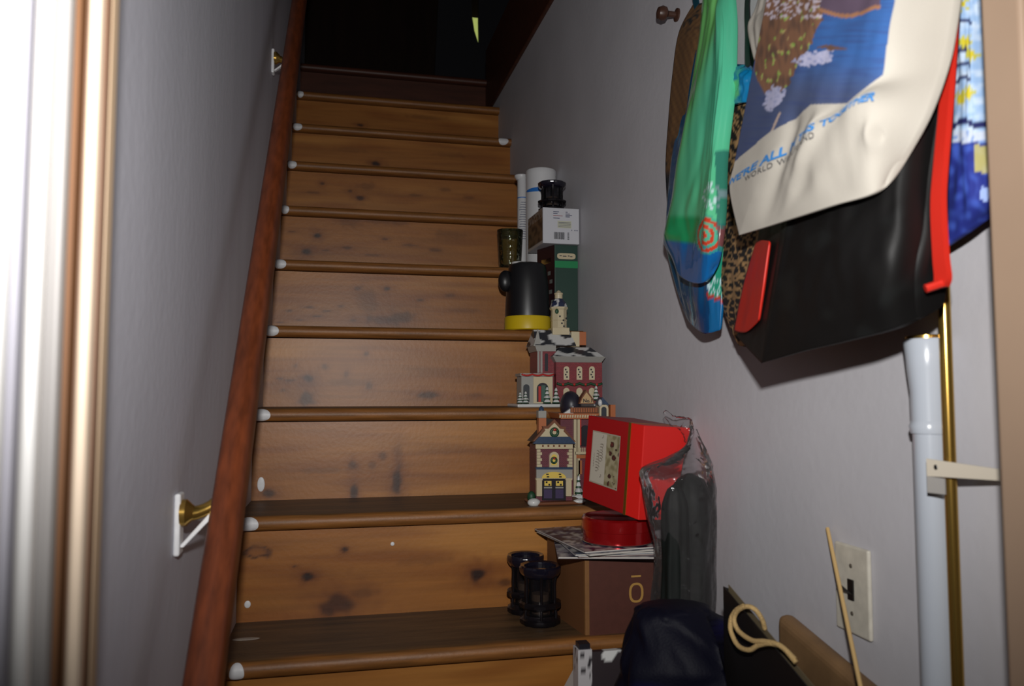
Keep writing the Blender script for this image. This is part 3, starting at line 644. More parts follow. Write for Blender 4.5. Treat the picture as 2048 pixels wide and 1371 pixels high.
# lettering runs along the bag between the picture and the hem: straight in the bag's own (s, t) coordinates
def tot(x0, y0, sc): return lambda x, y: sf(x0+x*sc, y0+y*sc*1.15, .0030)
text_on('lettering', "WE'RE ALL IN THIS TOGETHER", 1.0, M_NAVYTXT, g, tot(-.012, .226, .0600), bold=.028, space=.95, fine_=True)
text_on('lettering', "WORLD WILDLIFE FUND", 1.0, M_GREYTXT, g, tot(.10, .192, .030), space=1.1, fine_=True)
handles(g, mat('canvas_strap', (196,186,170), .8), sf, ((.3,.97,-.0), (.7,.97,-.0)), HK[1]+Vector((-.012,0,0)), .026)

# ------------------------------------------------------------------ things standing on the steps
def pz(px, py, y): p = at(px, py, 'y', y); return (p.x, p.z)
def poly(pts, y): return [pz(px, py, y) for px, py in pts][::-1] if area(pts) > 0 else [pz(px, py, y) for px, py in pts]
def area(p): return sum(p[i][0]*p[(i+1) % len(p)][1]-p[(i+1) % len(p)][0]*p[i][1] for i in range(len(p)))
def slab(parent, name, m, pts, y, d, bevel=0, smooth=False):
    return MB().prism(poly(pts, y), y, y+d).build(name, m, parent, bevel=bevel, smooth=smooth)
def rect(x0, y0, x1, y1): return [(x0,y0), (x1,y0), (x1,y1), (x0,y1)]
def arch(x0, y0, x1, y1, n=10, k=1.0):
    r = (x1-x0)/2; cx = (x0+x1)/2; return [(x1, y1), (x0, y1)]+[(cx-r*math.cos(math.pi*i/n), y0+r*k-r*k*math.sin(math.pi*i/n)) for i in range(n+1)]
M_SNOW = mat('ceramic_snow', (206,206,204), .3, coat=.3); M_CRM = mat('ceramic_cream', (196,182,150), .35, coat=.2); M_GREYC = mat('ceramic_grey', (150,148,142), .4)
M_BRICK = mat('ceramic_brick', (140,44,50), .45, brick=((120,34,42), (96,34,40), 90)); M_BRICKP = mat('ceramic_brick_dark', (100,36,46), .45, brick=((82,28,40), (120,70,80), 110))
M_SLATE = mat('ceramic_slate', (46,50,56), .4); M_BLUEC = mat('ceramic_blue', (48,66,92), .4, noise_amt=.2, noise_scale=200); M_DKC = mat('ceramic_dark', (28,26,34), .4)
M_YEL = mat('ceramic_yellow', (222,192,92), .35); M_GRN = mat('ceramic_green', (32,72,46), .5, noise_amt=.3, noise_scale=300); M_REDC = mat('ceramic_red', (178,36,30), .4); M_BRN = mat('ceramic_brown', (112,66,40), .45); M_ORG = mat('ceramic_orange', (170,98,56), .45)
def wreath(parent, px, py, y, r):
    x, z = pz(px, py, y); e = bpy.data.objects.new('wreath', None); C.objects.link(e); e.location = (x, y, z); attach(e, parent); e.location = (x, y, z)
    b = MB(); b.tube([(x+r*math.cos(2*math.pi*k/16), y, z+r*math.sin(2*math.pi*k/16)) for k in range(17)], r*.42, 8); b.build('ring', M_GRN, e, smooth='all')
    MB().ball((x, y-.003, z+r*.75), r*.5, .002, r*.38, 10, 6).build('bow', M_REDC, e, smooth='all')
def pine(parent, px, py0, py1, y, wpx):
    x, z0 = pz(px, py1, y); _, z1 = pz(px, py0, y); h = z1-z0; r = (pz(px+wpx/2, py1, y)[0]-x)
    e = bpy.data.objects.new('pine_tree', None); C.objects.link(e); e.location = (x, y, z0); attach(e, parent); e.location = (x, y, z0)
    b = MB(); s_ = MB()
    for k in range(4):
        zz = z0+h*.22*k; rr = r*(1-.21*k); b.lathe([(rr, 0), (rr*.45, h*.22), (rr*.2, h*.30)], (x, y, zz), 9, ph=k); s_.lathe([(rr*.93, h*.02), (rr*.62, h*.13), (rr*.3, h*.19)], (x, y-.0012, zz+h*.05), 9, lob=(5, .2), ph=k+.3)
    b.build('foliage', M_GRN, e); s_.build('snow', M_SNOW, e)

# --- firehouse on the second visible tread
Y = .455
fh = thing('ceramic_house', 'small ceramic brick firehouse with stepped cream gable and yellow fanlight', 'ornament', (pz(1108, 1005, Y)[0], Y+.04, TOP(2)), 'ceramic village houses on the steps')
zb = TOP(2)
x0, x1 = pz(1058, 1005, Y)[0], pz(1168, 1005, Y)[0]
MB().box(x0+.004, x1, Y-.012, .518, zb, zb+.007).build('base', M_BRN, fh, bevel=.003)
MB().ball((x0+.010, Y-.003, zb+.006), .014, .012, .009).build('snow_drift', M_SNOW, fh, smooth='all'); MB().ball((x1-.012, Y-.006, zb+.006), .014, .008, .005).build('snow_drift', M_SNOW, fh, smooth='all')
MB().ball((x0+.008, Y+.012, zb+.016), .009, .009, .012).build('shrub', M_GRN, fh, smooth='all')
bx0, bz1 = pz(1073, 890, Y); bx1, _ = pz(1145, 890, Y)
MB().box(bx0, bx1, Y+.004, Y+.060, zb+.006, bz1).build('walls', M_BRICKP, fh)
G = [(1066,884),(1087,858),(1085.5,854),(1095,854),(1109,840),(1122,854),(1132,855),(1131,861),(1152,885)]
slab(fh, 'gable_border', M_BRN, [(x, y-2) for x, y in G], Y-.004, .010)
slab(fh, 'gable', M_CRM, [(1074,880),(1091,860),(1089,857),(1097,857),(1109,845),(1120,857),(1128,858),(1127,862),(1144,880)], Y-.0055, .003)
slab(fh, 'eave_roof', M_BLUEC, [(1066,887),(1079,873),(1140,873),(1152,887)], Y-.010, .010)
xa, za = pz(1068, 884, Y); xb, _ = pz(1150, 884, Y); xm, zm = pz(1109, 838, Y)
b = MB(); b.prism([(xa, za), (xb, za), (xm, zm)], Y+.004, Y+.063); b.build('roof', M_SLATE, fh)
slab(fh, 'cornice', M_CRM, rect(1072,888,1146,897), Y-.002, .008, bevel=.0006)
for px in (1086, 1097, 1108, 1119, 1130): slab(fh, 'bracket', M_BRN, rect(px-1.5,889,px+1.5,893), Y-.004, .003)
for a_, b_ in ((1074,1081), (1138,1145)):
    for k in range(6): w_ = 3 if k % 2 else 0; slab(fh, 'quoin', M_CRM, rect(a_-(0 if a_ < 1100 else w_), 898+6*k, b_+(w_ if a_ < 1100 else 0), 903.4+6*k), Y-.001, .006)
slab(fh, 'band', M_BLUEC, rect(1072,934,1146,938), Y-.004, .01)
slab(fh, 'stone_arch', M_GREYC, rect(1073,938,1145,958), Y-.001, .006)
slab(fh, 'window', M_CRM, arch(1099,903,1118,934), Y-.001, .006); slab(fh, 'pane', M_YEL, arch(1103,908,1114,930), Y-.002, .004)
wreath(fh, 1108, 920, Y-.003, .0055); wreath(fh, 1109, 864, Y-.008, .0075)
slab(fh, 'fanlight', M_YEL, arch(1084,943,1132,956, 14, .5), Y-.003, .005)
for px, py in ((1095,948), (1096,953), (1120,948), (1121,953)): slab(fh, 'fanlight_mark', M_DKC, rect(px-2.5,py-1.2,px+2.5,py+1.2), Y-.0036, .002)
dr_ = slab(fh, 'door', M_DKC, rect(1085,957,1132,1000), Y-.001, .006)
for px in (1096, 1119):
    pn = slab(fh, 'door_window', M_YEL, rect(px-7,961,px+7,971), Y-.0022, .004)
    attach(slab(None, 'pane_mark', M_DKC, rect(px-4.5,962,px-1,965.5), Y-.0028, .002), pn); attach(slab(None, 'pane_mark', M_DKC, rect(px+1,967,px+4.5,970.5), Y-.0028, .002), pn)
    slab(fh, 'door_panel', mat('ceramic_purple', (62,50,84), .45), rect(px-8,978,px+8,996), Y-.0022, .004); slab(fh, 'door_rail', M_GREYC, rect(px-8,973,px+8,976), Y-.0022, .004)
for px in (1079, 1138): slab(fh, 'column', M_CRM, rect(px-5.5,959,px+5.5,992), Y-.006, .01, bevel=.0008); slab(fh, 'column_cap', M_CRM, rect(px-6.5,956,px+6.5,960), Y-.007, .011)
cx0, cz0 = pz(1080, 858, Y); cx1, cz1 = pz(1095, 834, Y); MB().box(cx0, cx1, Y+.010, Y+.026, cz0-.01, cz1).build('chimney', M_ORG, fh)
cx0, cz0 = pz(1079, 835, Y); cx1, cz1 = pz(1095, 821, Y); MB().box(cx0, cx1, Y+.008, Y+.028, cz0-.001, cz1).build('chimney_top', M_GREYC, fh, bevel=.001)
MB().lathe([(.006, 0), (.005, .006), (.001, .010)], ((cx0+cx1)/2, Y+.018, cz1), 12).build('chimney_pot', M_BLUEC, fh, smooth=True)

# --- station house behind it
Y = .543
sh = thing('ceramic_house', 'ceramic station house numbered No.1 half hidden behind the red gift box', 'ornament', (.72, Y+.02, TOP(2)), 'ceramic village houses on the steps')
hx0, hz1 = pz(1122, 834, Y); hx1, _ = pz(1218, 834, Y); zb = TOP(2)+.007
MB().box(hx0-.002, hx1, Y-.02, Y+.082, TOP(2)+.0001, zb+.001).build('base', M_SNOW, sh, bevel=.002)
MB().box(hx0, hx1, Y+.004, Y+.08, zb, hz1).build('walls', M_BRICKP, sh)
slab(sh, 'pilaster', M_CRM, rect(1148,838,1153,1000), Y-.003, .008); slab(sh, 'pilaster', M_CRM, rect(1155,838,1160,1000), Y-.003, .008)
slab(sh, 'window', M_DKC, arch(1163,850,1180,892), Y-.001, .006); slab(sh, 'window_trim', M_REDC, rect(1160,838,1162.5,890), Y-.002, .006)
b = MB(); [b.prism(poly(rect(1154+4*k,894,1156+4*k,904), Y), Y-.010, Y-.008) for k in range(7)]; b.build('balusters', M_CRM, sh); slab(sh, 'balcony', M_CRM, rect(1152,903,1184,908), Y-.012, .014)
slab(sh, 'lintel', M_ORG, rect(1153,909,1184,916), Y-.004, .008); slab(sh, 'door', M_ORG, rect(1157,920,1164,948), Y-.003, .006)
pine(sh, 1157, 945, 998, Y-.010, 20)
slab(sh, 'cornice', M_ORG, [(1117,826),(1199,826),(1194,837),(1122,837)], Y-.012, .09); 
for k in range(15): slab(sh, 'dentil', M_CRM, [(1119.5+5*k,829),(1122.5+5*k,829),(1121.5+5*k,835),(1118.8+5*k,835)], Y-.014, .004)
slab(sh, 'balustrade', M_BRN, rect(1141,814,1197,825), Y-.006, .006)
for k in range(11): slab(sh, 'baluster', M_ORG, rect(1143+4.8*k,816,1145+4.8*k,824), Y-.008, .003)
vx, vz = pz(1141, 806, Y+.03); MB().ball((vx, Y+.03, vz-.004), .024, .028, .032, 20, 12).build('dome', mat('ceramic_navy', (36,34,46), .4), sh, smooth='all')
slab(sh, 'roof_snow', M_SNOW, [(1128,826),(1147,826),(1147,812)], Y-.004, .01)
slab(sh, 'sign_gable_border', M_BRN, [(1158,807),(1190,807),(1188,800),(1183,792),(1173,779),(1164,793)], Y-.004, .02)
sg = slab(sh, 'sign_gable', mat('ceramic_tan', (188,156,112), .4), [(1161,806),(1187,806),(1184,798),(1173,784),(1165,796)], Y-.0055, .004)
tx, tz = pz(1164.5, 804, Y); sc = (pz(1184, 804, Y)[0]-tx)/2.05
attach(text_on('lettering', 'No.1', 1.0, M_DKC, None, lambda x, y: Vector((tx+x*sc, Y-.0060, tz+y*sc)), bold=.03), sg)
slab(sh, 'turret', M_CRM, arch(1199,808,1217,832), Y-.004, .03); slab(sh, 'turret_arch', M_SLATE, arch(1203,813,1213,832), Y-.005, .004); slab(sh, 'turret_roof', M_BLUEC, [(1197,809),(1219,809),(1205,794)], Y-.004, .03)
slab(sh, 'chimney', M_ORG, rect(1221,809,1231,836), Y+.0, .014)
xx, zz = pz(1199, 805, Y); MB().ball((xx, Y-.004, zz), .005, .005, .008).build('snow_figure', M_SNOW, sh, smooth='all')

# --- courthouse on the third visible tread
Y = .645
ch = thing('ceramic_house', 'large ceramic brick courthouse with cream clock tower and snowy roof', 'ornament', (.70, Y+.05, TOP(3)), 'ceramic village houses on the steps')
zb = TOP(3); x0, x1 = pz(1034, 812, Y)[0], min(pz(1206, 812, Y)[0], wx(.8)-.004)
MB().box(x0, x1, Y-.006, Y+.11, zb, zb+.008).build('base', M_SNOW, ch, bevel=.003, seg=3)
bx0, bz1 = pz(1112, 722, Y); bx1, _ = pz(1204, 722, Y)
MB().box(bx0, bx1, Y, Y+.09, zb+.006, bz1).build('main_wing', M_BRICK, ch)
def trap(px0, px1, py0, qx0, qx1, py1, y, d, inset):   # flared or hipped slab: bottom rectangle px0..px1 at py0, top qx0..qx1 at py1
    a, z0 = pz(px0, py0, y); b_, _ = pz(px1, py0, y); c, z1 = pz(qx0, py1, y); e, _ = pz(qx1, py1, y)
    return MB().hexa([(a, y, z0), (b_, y, z0), (b_, y+d, z0), (a, y+d, z0)], [(c, y+inset, z1), (e, y+inset, z1), (e, y+d-inset, z1), (c, y+d-inset, z1)])
trap(1112, 1203, 724, 1104, 1210, 712, Y-.001, .092, -.008).build('cornice', M_GREYC, ch, bevel=.001)
def patch(co):
    return lin((206,206,204)) if nz(co.x*34+2.2, co.z*60, co.y*20) < .12 else lin((48,50,56))
M_ROOF = mat('snowy_slate', attr=True, rough=.35)
def fine(b, cuts=14):
    bm = bmesh.new(); vs = [bm.verts.new(v) for v in b.v]; [bm.faces.new([vs[i] for i in f]) for f in b.f]; bmesh.ops.subdivide_edges(bm, edges=bm.edges, cuts=cuts, use_grid_fill=True)
    bm.verts.ensure_lookup_table(); r = MB(); r.v = [v.co.copy() for v in bm.verts]; r.f = [tuple(v.index for v in f.verts) for f in bm.faces]; bm.verts.index_update(); r.f = [tuple(v.index for v in f.verts) for f in bm.faces]; bm.free(); return r
fine(trap(1106, 1208, 712, 1128, 1190, 692, Y-.003, .095, .035)).build('hip_roof', M_ROOF, ch, col=patch)
for px in (1133, 1159, 1184):
    wn_ = slab(ch, 'window', M_CRM, arch(px-5.5,732,px+5.5,759), Y-.0025, .005)
    for k in range(4): attach(slab(None, 'lattice', M_DKC, rect(px-3+(2.5 if k % 2 else 0),737+5*k,px+(2.5 if k % 2 else 0),740+5*k), Y-.0032, .002), wn_)
    slab(ch, 'window', M_CRM, arch(px-6,775,px+6,800), Y-.0025, .005)
b = MB(); p0, p1 = pz(1113, 766, Y), pz(1203, 766, Y)
b.tube([(p0[0]+(p1[0]-p0[0])*k/24, Y-.004, p0[1]-.004*abs(math.sin(math.pi*k/6))) for k in range(25)], .003, 8); b.build('garland', M_GRN, ch, smooth='all')
for k in (3, 9, 15, 21): MB().ball((p0[0]+(p1[0]-p0[0])*k/24, Y-.007, p0[1]-.003), .003, .002, .003, 10, 6).build('bow', M_REDC, ch)
Y2 = Y+.02
lx0, lz1 = pz(1074, 700, Y2); lx1, _ = pz(1112, 700, Y2); MB().box(lx0, lx1, Y2, Y2+.07, zb+.006, lz1).build('left_wing', M_BRICK, ch)
for px in (1077, 1083): slab(ch, 'pilaster', M_GREYC, rect(px-2,702,px+2,745), Y2-.003, .006)
slab(ch, 'window', M_DKC, arch(1090,706,1096,742), Y2-.002, .004)
slab(ch, 'entablature', M_GREYC, [(1070,690),(1112,690),(1112,702),(1074,702)], Y2-.006, .08)
a, z0 = pz(1068, 690, Y2); b_, _ = pz(1150, 690, Y2); c_, z1 = pz(1074, 657, Y2); e_, _ = pz(1146, 657, Y2)
rb_ = MB(); rb_.hexa([(a, Y2-.010, z0), (b_, Y2-.010, z0), (b_, Y2+.085, z0), (a, Y2+.085, z0)], [(c_, Y2+.032, z1), (e_, Y2+.032, z1), (e_, Y2+.042, z1), (c_, Y2+.042, z1)]); fine(rb_).build('gable_roof', M_ROOF, ch, col=patch)
slab(ch, 'pediment', M_GREYC, [(1067,692),(1082,692),(1076,657)], Y2-.008, .004)
tx, tz = pz(1126, 668, Y2); u = pz(1127, 660, Y2)[0]-pz(1126, 660, Y2)[0]
MB().box(tx-17*u, tx+17*u, Y2+.016, Y2+.016+34*u, tz, tz+14*u).build('tower_base', M_CRM, ch, bevel=.001)
tc_ = (tx, Y2+.016+17*u, tz)
tw = MB().lathe([(15.5*u, 14*u), (15.5*u, 28*u), (16.2*u, 28.5*u), (16.2*u, 30*u), (15.5*u, 30.5*u), (15.5*u, 49*u), (18*u, 52*u), (18*u, 55*u), (15*u, 56*u)], tc_, 8, ph=R(22.5)).build('tower', M_CRM, ch)
for k, (px, py) in enumerate(((1120,632), (1127,640), (1124,646), (1128,652), (1133,636))):
    xx, zz = pz(px, py, tc_[1]-15.5*u); attach(MB().box(xx-1.5*u, xx+1.5*u, tc_[1]-15.8*u, tc_[1]-13*u, zz-1.5*u, zz+1.5*u).build('lattice', M_DKC, None), tw)
xx, zz = pz(1114, 622, tc_[1]-16*u); MB().ball((xx, tc_[1]-15*u, zz), 4*u, 2*u, 5*u, 10, 6).build('tower_wreath', M_GRN, ch, smooth='all')
fine(MB().lathe([(17*u, 55*u), (15*u, 63*u), (8*u, 72*u), (7*u, 73*u)], tc_, 8, ph=R(22.5)), 4).build('tower_roof', mat('tower_slate', attr=True, rough=.35), ch, col=lambda co: lin((200,200,200)) if nz(co.x*90, co.z*90, co.y*90) > .1 else lin((40,46,72)))
MB().lathe([(8*u, 72*u), (8*u, 80*u), (9*u, 81*u), (9*u, 83*u), (5*u, 85*u), (4*u, 87*u), (.5*u, 89*u)], tc_, 10).build('cupola', M_CRM, ch, smooth=True)
cx_, cz_ = pz(1146, 692, Y2); cx2, cz2 = pz(1162, 662, Y2); MB().box(cx_, cx2, Y2+.012, Y2+.03, cz_, cz2).build('chimney', M_CRM, ch, bevel=.0008); cx3, _ = pz(1176, 662, Y2); MB().box(cx2+.0005, cx3, Y2+.014, Y2+.032, cz_+.004, cz2).build('chimney', M_ORG, ch, bevel=.0008)
Y3 = Y-.002
px0, pz1 = pz(1043, 752, Y3); px1_, _ = pz(1106, 752, Y3)
MB().box(px0, px1_, Y3+.001, Y3+.05, zb+.006, pz1).build('porch', M_GREYC, ch, bevel=.001)
slab(ch, 'porch_front', M_CRM, rect(1067,753,1105,806), Y3-.002, .004); slab(ch, 'doorway', M_DKC, arch(1074,765,1097,803), Y3-.004, .005)
slab(ch, 'door', M_REDC, rect(1077,772,1082,803), Y3-.005, .003); slab(ch, 'door', mat('ceramic_teal', (60,92,80), .4), rect(1083,770,1091,803), Y3-.005, .003)
slab(ch, 'porch_arch', M_SLATE, arch(1047,768,1059,803), Y3-.002, .004)
slab(ch, 'porch_parapet', M_GREYC, rect(1041,746,1107,752), Y3-.004, .056)
b = MB(); g0, g1 = pz(1042, 748, Y3), pz(1106, 748, Y3); b.tube([(g0[0]+(g1[0]-g0[0])*k/18, Y3-.006, g0[1]-.003*abs(math.sin(math.pi*k/6))) for k in range(19)], .0022, 8); b.build('garland', M_REDC, ch, smooth='all')
for px, a_, b_, w_ in ((1040,782,806,15), (1051,780,806,15), (1094,770,806,17), (1112,772,806,17), (1192,768,800,16)): pine(ch, px, a_, b_, Y-.009, w_)

# ------------------------------------------------------------------ first visible tread: carton, magazines, tin, gift box
def quad_map(a, b, c, d, off=0.0):      # a..d corners (u,v) = 00, 10, 11, 01, seen from outside counter-clockwise
    a, b, c, d = map(Vector, (a, b, c, d)); n = (b-a).cross(d-a).normalized()
    return lambda u, v, o=0.0: (a*(1-u)+b*u)*(1-v)+(d*(1-u)+c*u)*v+n*(off+o)
def patch_quad(name, m, parent, f, u0, v0, u1, v1, off=.0006, th=.0006, col=None, n=1):
    b = MB(); vs = []; fs = []
    for j in range(n+1):
        for i in range(n+1): vs.append(f(u0+(u1-u0)*i/n, v0+(v1-v0)*j/n, off))
    for j in range(n):
        for i in range(n): k = j*(n+1)+i; fs.append((k, k+1, k+n+2, k+n+1))
    uv = [(u0+(u1-u0)*i/n, v0+(v1-v0)*j/n) for j in range(n+1) for i in range(n+1)]; it = iter(uv)
    b.add(vs, fs); return b.build(name, m, parent, flip=False, col=(lambda co: col(*next(it))) if col else None)
c0 = Vector((.622, .226, TOP(1))); ang = R(7); ux = Vector((math.cos(ang*.3), math.sin(ang*.3), 0)); uy = Vector((-math.sin(ang), math.cos(ang), 0)); CW, CDp, CH = .165, .18, .143
ct = thing('cardboard_carton', 'dark brown cardboard carton marked with a gold O under a bar', 'box', c0+ux*.08+uy*.09)
A, B_, C_, D_ = c0, c0+ux*CW, c0+ux*CW+uy*CDp, c0+uy*CDp; zh = Vector((0, 0, CH))
M_CART = mat('brown_carton', (84,44,34), .6, noise_amt=.1, noise_scale=80); M_CARTS = mat('carton_kraft', (130,88,46), .7, noise_amt=.1, noise_scale=60); M_GOLDINK = mat('gold_ink', (178,136,70), .5)
MB().hexa([A, B_, C_, D_], [A+zh, B_+zh, C_+zh, D_+zh]).build('body', M_CARTS, ct, bevel=.0015)
ff = quad_map(A, B_, B_+zh, A+zh)
patch_quad('front_panel', M_CART, ct, ff, .045, .0, 1, .985)
lf = quad_map(D_, A, A+zh, D_+zh); patch_quad('side_panel', mat('carton_side', (112,70,36), .7), ct, lf, 0, 0, .97, 1)
u_ = (at(1270, 1190, 'y', .235).x-A.x)/CW
def ring(cu, cv, ru, rv, t, n=28):
    b = MB(); vs = []
    for k in range(n):
        a = 2*math.pi*k/n; ca, sa = math.cos(a), math.sin(a); e = lambda v: math.copysign(abs(v)**.8, v)
        vs += [ff(cu+ru*e(ca), cv+rv*e(sa), .0012), ff(cu+(ru-t)*e(ca), cv+(rv-t*1.05)*e(sa), .0012)]
    b.add(vs, [(2*k, 2*((k+1) % n), 2*((k+1) % n)+1, 2*k+1) for k in range(n)]); return b.build('logo_ring', M_GOLDINK, ct, flip=False)
ring(u_, .49, .086, .125, .027); patch_quad('logo_bar', M_GOLDINK, ct, ff, u_-.058, .685, u_+.058, .708, .0012)
# magazines
zt = TOP(1)+CH
MC = [((150,140,150),'white'), ((96,40,44),'dark red'), ((120,130,150),'grey blue'), ((178,174,170),'pale'), ((70,74,104),'navy')]
M_PAGE = mat('page_edges', (196,190,182), .7)
names = ['lowest pale magazine in the stack on the brown carton', 'second magazine from the bottom of the stack on the carton', 'middle magazine of the stack on the brown carton', 'second magazine from the top of the stack on the carton', 'glossy top magazine under the round red tin']
for k in range(5):
    a = R(-10+5*k+(3 if k % 2 else -3)); cx, cy = .690+.004*((k*3) % 4-2), .305+.003*((k*2) % 3-1)
    ex = Vector((math.cos(a), math.sin(a), 0)); ey = Vector((-math.sin(a), math.cos(a), 0)); hw, hh = .092, .122
    z0 = zt+.0002+k*.0032; c = Vector((cx, cy, z0)); q = [c-ex*hw-ey*hh, c+ex*hw-ey*hh, c+ex*hw+ey*hh, c-ex*hw+ey*hh]; dz = Vector((0, 0, .003))
    q = [Vector((min(p.x, wx(p.y)-.003), min(p.y, 2*D+.022), p.z)) for p in q]
    mg = thing('magazine', names[k], 'magazine', c, 'magazines on the carton')
    q2 = [p+(c-p)*.012 for p in q]; e1, e2 = Vector((0, 0, .0004)), Vector((0, 0, .0027))
    MB().hexa([p+e1 for p in q2], [p+e2 for p in q2]).build('pages', M_PAGE, mg)
    cc = lin(MC[k][0])
    def mc(u, v, cc=cc, k=k): return lerp(cc, lin((200,196,190)) if nz(u*9, v*12, k) > 0 else lin((40,40,60)), sm(.0, .35, abs(nz(u*7+k, v*7, 3.3+k))))
    MB().hexa(q, [p+e1 for p in q]).build('back_cover', mat('mag_cover_%d' % k, MC[k][0], .3), mg)
    f = quad_map(*[p+e2 for p in q]); b = patch_quad('cover', mat('mag_print', attr=True, rough=.25), mg, f, 0, 0, 1, 1, .0002, col=mc, n=26)
zt += 5*.0032+.0004
# round red tin
TR = .0665; tcx, tcy = .698, .262
tn = thing('cookie_tin', 'round shiny red tin between the magazines and the gift box', 'tin', (tcx, tcy, zt))
M_TIN = mat('red_lacquer', (168,18,22), .22, .55, coat=.6); M_TRIMG = mat('gold_foil', (190,140,60), .25, .9)
MB().lathe([(TR-.003, 0), (TR-.001, .002), (TR-.001, .030)], (tcx, tcy, zt), 48).build('body', M_TIN, tn, smooth=True)
MB().lathe([(TR-.001, .022), (TR+.001, .023), (TR+.001, .042), (TR-.002, .0455), (TR-.006, .046), (TR-.008, .0445)], (tcx, tcy, zt), 48).build('lid', M_TIN, tn, smooth=True)
MB().lathe([(TR-.003, .0), (TR+.0006, .0008), (TR-.002, .0024)], (tcx, tcy, zt), 48).build('bottom_rim', mat('tin_rim', (190,180,176), .25, .9), tn, smooth=True)
zt += .0462
# red gift box lying on its side
def K(px, py, y): return at(px, py, 'y', y)
lift = zt+.0005
k0 = K(1277, 1047, .166); k1 = K(1289, 857, .192); l0 = K(1164, 1001, .292); r0_ = K(1344, 1046, .186)
def onplane3(px, py, a, b, c):
    n = (b-a).cross(c-a); v = ray(px, py); return CAM+v*(n.dot(a-CAM)/n.dot(v))
l1 = onplane3(1177, 836, l0, k0, k1); r1_ = onplane3(1381, 862, k0, r0_, k1)
h0, h1 = l0+r0_-k0, l1+r1_-k1
dz = lift-min(k0.z, l0.z, r0_.z, h0.z)
off = Vector((0, 0, max(dz, 0)))
gx = thing('gift_box', 'bright red gift box with gold rim and picture label on the round tin', 'box', Vector((tcx, tcy, zt)))
M_GBR = mat('red_box_card', (214,28,22), .38); M_GBSHADE = mat('red_box_shaded', (150,16,18), .4)  # same red card; the lid's darker copy paints in its oblique face's shade
cs = [k0+off, r0_+off, h0+off, l0+off]; ts = [k1+off, r1_+off, h1+off, l1+off]
def cut(t0, t1):     # slice of the box between two fractions along the k->l direction is not needed; slice along the depth from face B
    f = lambda p, q, t: p+(q-p)*t
    return [f(cs[0], cs[3], t0), f(cs[1], cs[2], t0), f(cs[1], cs[2], t1), f(cs[0], cs[3], t1)], [f(ts[0], ts[3], t0), f(ts[1], ts[2], t0), f(ts[1], ts[2], t1), f(ts[0], ts[3], t1)]
grow = lambda pts, c, s: [c+(p-c)*s for p in pts]
cen = sum((p for p in cs+ts), Vector())/8
MB().hexa(*cut(0, .225)).build('base', M_GBR, gx, bevel=.0015)
bb, tt = cut(.255, 1.0); MB().hexa(bb, tt).build('lid', M_GBSHADE, gx, bevel=.0015)
bb, tt = cut(.220, .262); MB().hexa(grow(bb, sum(bb+tt, Vector())/8, 1.006), grow(tt, sum(bb+tt, Vector())/8, 1.006)).build('gold_rim', M_TRIMG, gx)
fa = quad_map(ts[0]+(cs[0]-ts[0]), cs[3], ts[3], ts[0]); fa = quad_map(cs[3], cs[0], ts[0], ts[3])
def lab(u, v):      # label lying on its side: writing runs upwards, picture of confectionery beside it
    U = (u-.115)/(.62-.115); V = (v-.22)/(.83-.22)
    if U < .03 or U > .97 or V < .03 or V > .97: return lin((150,140,124))
    if U < .52: return lin((176,168,154))
    c = lerp(lin((150,140,112)), lin((120,110,80)), sm(-.2, .4, nz(U*9, V*9)))
    d, _ = noise.voronoi(Vector((U*5, V*7, .3)))
    if d[0] < .42 and nz(U*3, V*3, 5) > -.12: c = lerp(lin((92,40,32)), lin((54,30,26)), sm(.1, .4, d[0]))
    return c
lb = patch_quad('label', mat('label_print', attr=True, rough=.5), gx, fa, .115, .22, .62, .83, .0012, col=lab, n=60)
M_SCR = mat('script_ink', (104,92,80), .6)
def scrawl(u, v0, v1, au, seed, wdt):      # the handwriting is too blurred to read: a joined-up pen stroke running up the label
    b = MB(); vs = []; n = 160
    for k in range(n+1):
        t = k/n; ph = t*(v1-v0)*190+1.3*nz(t*9, seed); amp = au*(.55+.9*abs(nz(t*14, seed, 2)))
        uu = u-amp*math.sin(ph); vv = v0+(v1-v0)*t+.010*math.cos(ph)
        vs += [fa(uu-wdt, vv, .0022), fa(uu+wdt, vv+.004, .0022)]
    b.add(vs, [(2*k, 2*k+1, 2*k+3, 2*k+2) for k in range(n)]); attach(b.build('handwriting', M_SCR, None, flip=False), lb)
scrawl(.245, .36, .60, .034, 1.0, .004); scrawl(.305, .48, .70, .034, 4.0, .004); scrawl(.315, .30, .33, .014, 7.0, .003); scrawl(.315, .755, .785, .014, 9.0, .003); scrawl(.175, .40, .56, .006, 11.0, .002)

